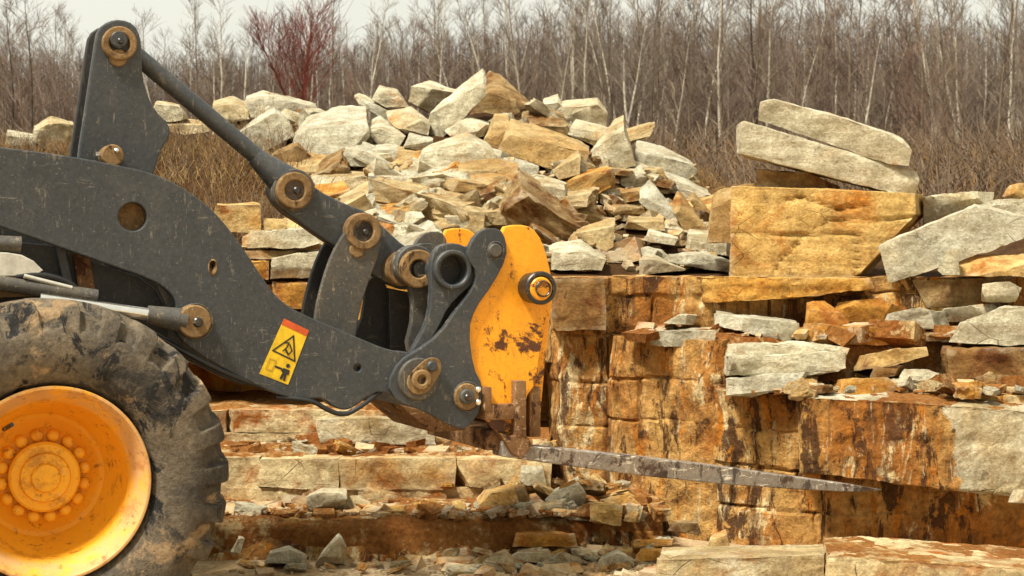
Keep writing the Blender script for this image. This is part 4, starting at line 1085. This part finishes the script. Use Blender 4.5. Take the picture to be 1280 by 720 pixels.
# bracket the lever turns on
BR = [(430, 292), (444, 276), (464, 274), (478, 290), (476, 312), (462, 350), (450, 384), (442, 440), (392, 440), (394, 392), (404, 350), (416, 316)]
plate('lever_bracket', BR, .36, .05, 'metal_dirty', smooth=1)
plate('lever_bracket', BR, .66, .05, 'metal_dark', smooth=1, at=.36)
disc('pin_tab', 447, 312, .35, .365, .05, 'rustcake', lv)
# inner boom plates seen in the dark gap
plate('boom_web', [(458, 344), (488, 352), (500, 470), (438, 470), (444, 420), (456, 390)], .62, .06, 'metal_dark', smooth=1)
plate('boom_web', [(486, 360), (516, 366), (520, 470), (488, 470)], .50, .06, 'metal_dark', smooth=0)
# links to the hitch
disc('link_bush', 506, 336, .30, .56, .105, 'rustcake'); disc('link_bush', 520, 332, .20, .30, .125, 'metal_dirty')
disc('pin_ring', 524, 336, .15, .20, .115, 'rustcake', None, inner=.055); disc('pin_head', 529, 337, .16, .2, .06, 'blacksteel')
plate('hitch_link', [(508, 320), (522, 304), (544, 304), (556, 322), (552, 360), (544, 400), (528, 440), (506, 440), (518, 390), (510, 350)], .21, .06, 'metal_dirty', smooth=1)
RL = [(538, 330), (545, 310), (560, 303), (580, 306), (592, 318), (598, 336), (592, 354), (578, 366), (560, 384), (548, 410), (530, 440), (508, 452), (520, 430), (534, 405), (540, 375)]
plate('hitch_link', RL, .02, .07, 'metal', smooth=1, holes=[circ(UV(568, 337, .02), .088)])
disc('hitch_bush', 567, 337, -.02, .50, .118, 'metal', None, inner=.090)
disc('cross_tube', 570, 337, .16, 1.1, .086, 'metal_dark')
plate('hitch_web', [(548, 320), (590, 306), (626, 300), (620, 345), (590, 385), (560, 425), (530, 438), (540, 400)], .12, .05, 'metal_dark', smooth=0)
# hitch side plates, near and far
HP = [(583, 322), (590, 300), (603, 286), (625, 285), (633, 300), (634, 322), (616, 356), (594, 386), (586, 412), (592, 460), (604, 482), (602, 512), (584, 537), (566, 534), (530, 513), (496, 503), (484, 480), (500, 450), (522, 438), (550, 418), (572, 386), (592, 360), (597, 340)]
hp = plate('hitch_plate', HP, -.03, .06, 'metal', smooth=1)
plate('hitch_plate', HP, 1.0, .06, 'metal_dirty', smooth=1, at=-.03)
disc('bolt', 620, 313, -.055, -.02, .042, 'metal_dirty', hp); weld(620, 313, -.03, .05, 5, hp); weld(584, 496, -.03, .086, 6, hp)
disc('pin_collar', 524, 474, -.055, .0, .125, 'metal_dirty', hp)
plate('pin_tab', [(510, 470), (520, 460), (536, 446), (550, 448), (553, 462), (544, 478), (534, 492), (518, 494), (509, 484)], -.075, .02, 'rustcake', hp, smooth=2, bevel=.004)
disc('pin_head', 528, 475, -.10, -.07, .060, 'rustcake', hp, inner=.026); disc('pin_head', 530, 476, -.075, -.065, .028, 'blacksteel', hp)
disc('bolt', 541, 458, -.10, -.07, .032, 'metal', hp)
disc('pin_collar', 584, 496, -.05, -.0, .080, 'rustcake', hp); disc('bolt', 585, 496, -.085, -.045, .045, 'metal_dirty', hp); disc('bolt', 586, 497, -.10, -.08, .022, 'blacksteel', hp)
for (x, y) in ((599, 487), (599, 503)): disc('bolt', x, y, -.08, -.03, .018, 'chrome', hp, n=8)
plate('hitch_web', [(500, 506), (560, 520), (580, 538), (540, 540), (520, 524)], .2, .75, 'rust', smooth=0)
disc('cross_tube', 620, 320, .03, 1.0, .04, 'metal_dark')
# orange fork frame
FR = [(624, 330), (628, 284), (650, 280), (668, 284), (680, 300), (688, 326), (694, 356), (688, 384), (682, 420), (676, 450), (674, 478), (658, 500), (656, 545), (634, 552), (610, 530), (600, 486), (588, 462), (584, 420), (592, 388), (612, 358), (626, 340)]
fr = plate('fork_frame', FR, .0, .05, 'orange', smooth=1, bevel=.008, at=-.03)
FRB = [(x + 6, y) for x, y in FR if True]
plate('frame_side', FR, 1.03, .05, 'orange', fr, smooth=1, bevel=.008, at=-.03)
plate('frame_flange', [(676, 366), (692, 362), (686, 410), (680, 470), (674, 540), (664, 548), (668, 480), (672, 420)], .10, .10, 'orange', fr, smooth=1)
disc('frame_tube', 676, 360, -.14, 1.15, .092, 'blacksteel', fr)
disc('tube_ring', 677, 360, -.165, -.12, .100, 'blacksteel', fr, inner=.070)
disc('tube_cap', 677, 361, -.175, -.13, .070, 'orange', fr); disc('tube_ring', 680, 361, -.19, -.165, .050, 'blacksteel', fr, inner=.040)
u0, z0 = UV(604, 484, -.05); u1, z1 = UV(614, 514, -.05)
boxo('wear_bar', (u0, -.06, z1), (u1, .02, z0), 'rust', fr, .006)
u0, z0 = UV(606, 506, -.05); u1, z1 = UV(646, 524, -.05)
boxo('wear_bar', (u0, -.055, z1), (u1, .10, z0), 'rust', fr, .006)
u0, z0 = UV(643, 476, -.05); u1, z1 = UV(656, 546, -.05)
boxo('fork_shank', (u0, -.075, z1), (u1, .12, z0), 'rust', fr, .006)
u0, z0 = UV(662, 484, .02); u1, z1 = UV(676, 546, .02)
boxo('fork_shank', (u0, .02, z1), (u1, .16, z0), 'rust', fr, .006)
u0, z0 = UV(608, 538, .0); u1, z1 = UV(640, 562, .0)
boxo('bottom_bar', (u0, .0, z1), (u1, 1.08, z0), 'rust', fr, .01)
u0, z0 = UV(600, 470, .1); u1, z1 = UV(660, 480, .1)
boxo('cross_bar', (u0, .05, z1 - .05), (u1, 1.03, z0), 'rust', fr, .01)
u0, z0 = UV(640, 340, .1); u1, z1 = UV(676, 380, .1)
boxo('cross_bar', (u0, .05, z1), (u1, 1.03, z0), 'orange', fr, .01)
plate('frame_foot', [(624, 541), (640, 546), (655, 540), (662, 549), (666, 558), (652, 574), (640, 568)], -.072, .24, 'rust', fr, smooth=0, bevel=.008)
# one long tine reaching under the ledge
bm = bmesh.new()
sec = [(628, 548, 571), (648, 553, 574), (700, 558, 581), (800, 568, 594.5), (900, 580, 605), (1000, 594, 612), (1066, 603, 615.5), (1108, 610.5, 614.5)]
rings = []
for i, (x, a, b) in enumerate(sec):
    ua, za = UV(x, a + 3, -.05); ub, zb = UV(x, b, -.05); wv = .17 if i < 6 else (.14, .07)[i - 6]
    rings.append([bm.verts.new((ua, -.05 + (.17 - wv) * .5, za)), bm.verts.new((ua, -.05 + wv + (.17 - wv) * .5, za)), bm.verts.new((ub, -.05 + wv + (.17 - wv) * .5, zb)), bm.verts.new((ub, -.05 + (.17 - wv) * .5, zb))])
for A, B in zip(rings, rings[1:]):
    for i in range(4): bm.faces.new((A[i], A[(i + 1) % 4], B[(i + 1) % 4], B[i]))
bm.faces.new(rings[0]); bm.faces.new(rings[-1][::-1]); bmesh.ops.recalc_face_normals(bm, faces=bm.faces)
bmesh.ops.bevel(bm, geom=[e for e in bm.edges], offset=.006, segments=1, affect='EDGES')
obj('fork_tine', bm, M['bare'], fr, sharp=30)
hose('hose', [P3(345, 496, .03), P3(390, 500, -.02), P3(408, 512, -.02), P3(430, 520, -.02), P3(452, 508, -.02), P3(472, 492, .02), P3(486, 480, .06)], .014)

# front wheel: rim with tyre, flange, bolts
WR = .889; wu, wz = 0.0, .0
wc = UV(64, 604, -.72); VC = -.42
def wheel(vc, sgn):
    """wheel centred on its axle; local origin at the axle so that the copy can be placed"""
    bm = bmesh.new()  # disc and dish
    prof = [(-.335, .500), (-.345, .508), (-.352, .503), (-.352, .492), (-.336, .480), (-.318, .474), (-.300, .462), (-.215, .424), (-.195, .412), (-.188, .398), (-.12, .386), (-.05, .366), (.03, .340), (.075, .318), (.085, .295), (.060, .236), (.048, .228), (.04, .16), (.01, .155)]
    prof = [(v, r * (.965 if r > .4 else 1)) for v, r in prof]
    lathe(bm, prof + [(.01, .01)], n=96, open0=True); bmesh.ops.recalc_face_normals(bm, faces=bm.faces)
    w = obj('wheel', bm, M['rim'], L0, sharp=40)
    bm = bmesh.new(); NL = 26
    # tyre: sidewall bulge and chunky lugs over the shoulder
    prof = [(-.26, .462), (-.325, .492), (-.345, .510), (-.372, .560), (-.385, .620), (-.386, .680), (-.376, .735), (-.362, .765), (-.352, .795), (-.335, .825), (-.315, .850), (-.29, .868), (-.25, .880), (-.2, .886), (-.12, .889), (-.04, .889), (.04, .889), (.12, .889), (.2, .886), (.25, .880), (.29, .868), (.315, .85), (.335, .825), (.36, .77), (.385, .66), (.372, .56), (.34, .5), (.26, .462)]
    def lug(v, r, a):
        side = 0 if v < 0 else .5
        t = (a / 6.2832 * NL + side + .35 * abs(v) * 2) % 1
        g = sst(.02, .06, t) * (1 - sst(.48, .53, t))       # 1 on a lug
        if abs(v) < .05: g = 1
        k = sst(.75, .785, r) if abs(v) > .3 else 1.
        dr = -(1 - g) * .040 * k * (1 if r > .7 else 0)
        nz = noise.noise(Vector((math.cos(a) * 6, math.sin(a) * 6, v * 6))) * .004
        dv = (1 - g) * .016 * k * (1 if v < 0 else -1) if abs(v) > .29 else 0
        # worn, torn scallop on the shoulder
        return r + dr + nz, v + dv + noise.noise(Vector((math.cos(a) * 9, math.sin(a) * 9, 3 + r * 9))) * .004
    lathe(bm, prof, n=780, fn=lug, close=True); bmesh.ops.recalc_face_normals(bm, faces=bm.faces)
    ty = obj('tyre', bm, M['tyre'], w, sharp=50); ty.scale = (1.035, 1, 1.035)
    bm = bmesh.new()   # hub cap with a raised middle
    lathe(bm, [(.06, .182), (-.035, .180), (-.046, .168), (-.048, .130), (-.068, .122), (-.074, .078), (-.092, .068), (-.096, .02)], n=56); bmesh.ops.recalc_face_normals(bm, faces=bm.faces)
    hub = obj('hub', bm, M['rim'], w, sharp=35)
    for k in range(16):
        a = 6.2832 * (k + .4) / 16; bm = bmesh.new(); c = (.212 * math.cos(a), 0, .212 * math.sin(a))
        lathe(bm, [(.064, .033), (.016, .033), (.000, .027), (-.008, .014)], c, 14); bmesh.ops.recalc_face_normals(bm, faces=bm.faces)
        obj('wheel_bolt', bm, M['rim'], w, sharp=50)
    bm = bmesh.new(); bar(bm, (-.19, -.30, .30), (-.22, -.22, .27), .012, 8); obj('valve', bm, M['blacksteel'], w)
    w.location = (wc[0], vc, wc[1]); return w
w1 = wheel(VC, 1)
w2 = w1.copy(); COL.objects.link(w2); w2.parent = L0; w2.location = (wc[0], 1.52, wc[1]); w2.rotation_euler = (0, 0, math.pi)
for ch in list(w1.children):
    c = ch.copy(); COL.objects.link(c); c.parent = w2
# front frame, axle, silver guards over the tyre
boxo('axle', (wc[0] - .15, -.12, wc[1] - .14), (wc[0] + .15, 1.22, wc[1] + .14), 'metal_dark', None, .05)
plate('front_frame', [(-200, 300), (60, 300), (120, 330), (190, 350), (214, 400), (200, 470), (120, 560), (-200, 560)], .20, .7, 'metal_dark', smooth=1, at=.2)
plate('frame_rib', [(68, 300), (82, 310), (100, 400), (88, 400)], .14, .06, 'metal', smooth=0)
plate('frame_rib', [(90, 310), (112, 320), (126, 400), (104, 400)], .16, .04, 'rust', smooth=0)
plate('frame_rib', [(192, 345), (206, 352), (218, 384), (208, 384)], .10, .05, 'metal_dirty', smooth=0)
plate('guard', [(-90, 315), (0, 314), (36, 320), (60, 344), (0, 346), (-90, 346)], -.04, .5, 'silver', smooth=1)
rod('hydraulic_tube', P3(-90, 300, .0), P3(26, 306, .0), .045, 'metal_dirty')
rod('hydraulic_tube', P3(30, 345, -.05), P3(90, 360, -.05), .012, 'silver'); rod('hydraulic_tube', P3(30, 352, -.04), P3(84, 362, -.04), .010, 'silver')
plate('guard', [(-90, 350), (20, 350), (60, 358), (84, 366), (30, 372), (-90, 372)], .03, .3, 'rustcake', smooth=1)
hose('hose', [P3(20, 346, -.03), P3(50, 342, -.03), P3(88, 352, -.03), P3(100, 368, -.02)], .016)
hose('hose', [P3(180, 410, .03), P3(230, 440, -.01), P3(280, 466, .0), P3(330, 484, .03)], .016)
# body and cab outside the picture to the left, so that the machine is whole from a step aside
boxo('rear_body', (-5.4, -.35, .75), (-2.6, 1.45, 2.15), 'orange', None, .08)
boxo('cab', (-3.4, -.2, 2.16), (-1.95, 1.3, 3.3), 'glass', None, .06)
boxo('cab_roof', (-3.5, -.28, 3.31), (-1.85, 1.38, 3.42), 'orange', None, .04)
boxo('articulation', (-2.6, .2, .6), (-1.0, .9, 1.5), 'metal_dark', None, .05)
for vc, rz in ((VC, 0), (1.52, math.pi)):
    w3 = w1.copy(); COL.objects.link(w3); w3.parent = L0; w3.location = (wc[0] - 3.2, vc, wc[1]); w3.rotation_euler = (0, 0, rz)
    for ch in list(w1.children):
        c = ch.copy(); COL.objects.link(c); c.parent = w3
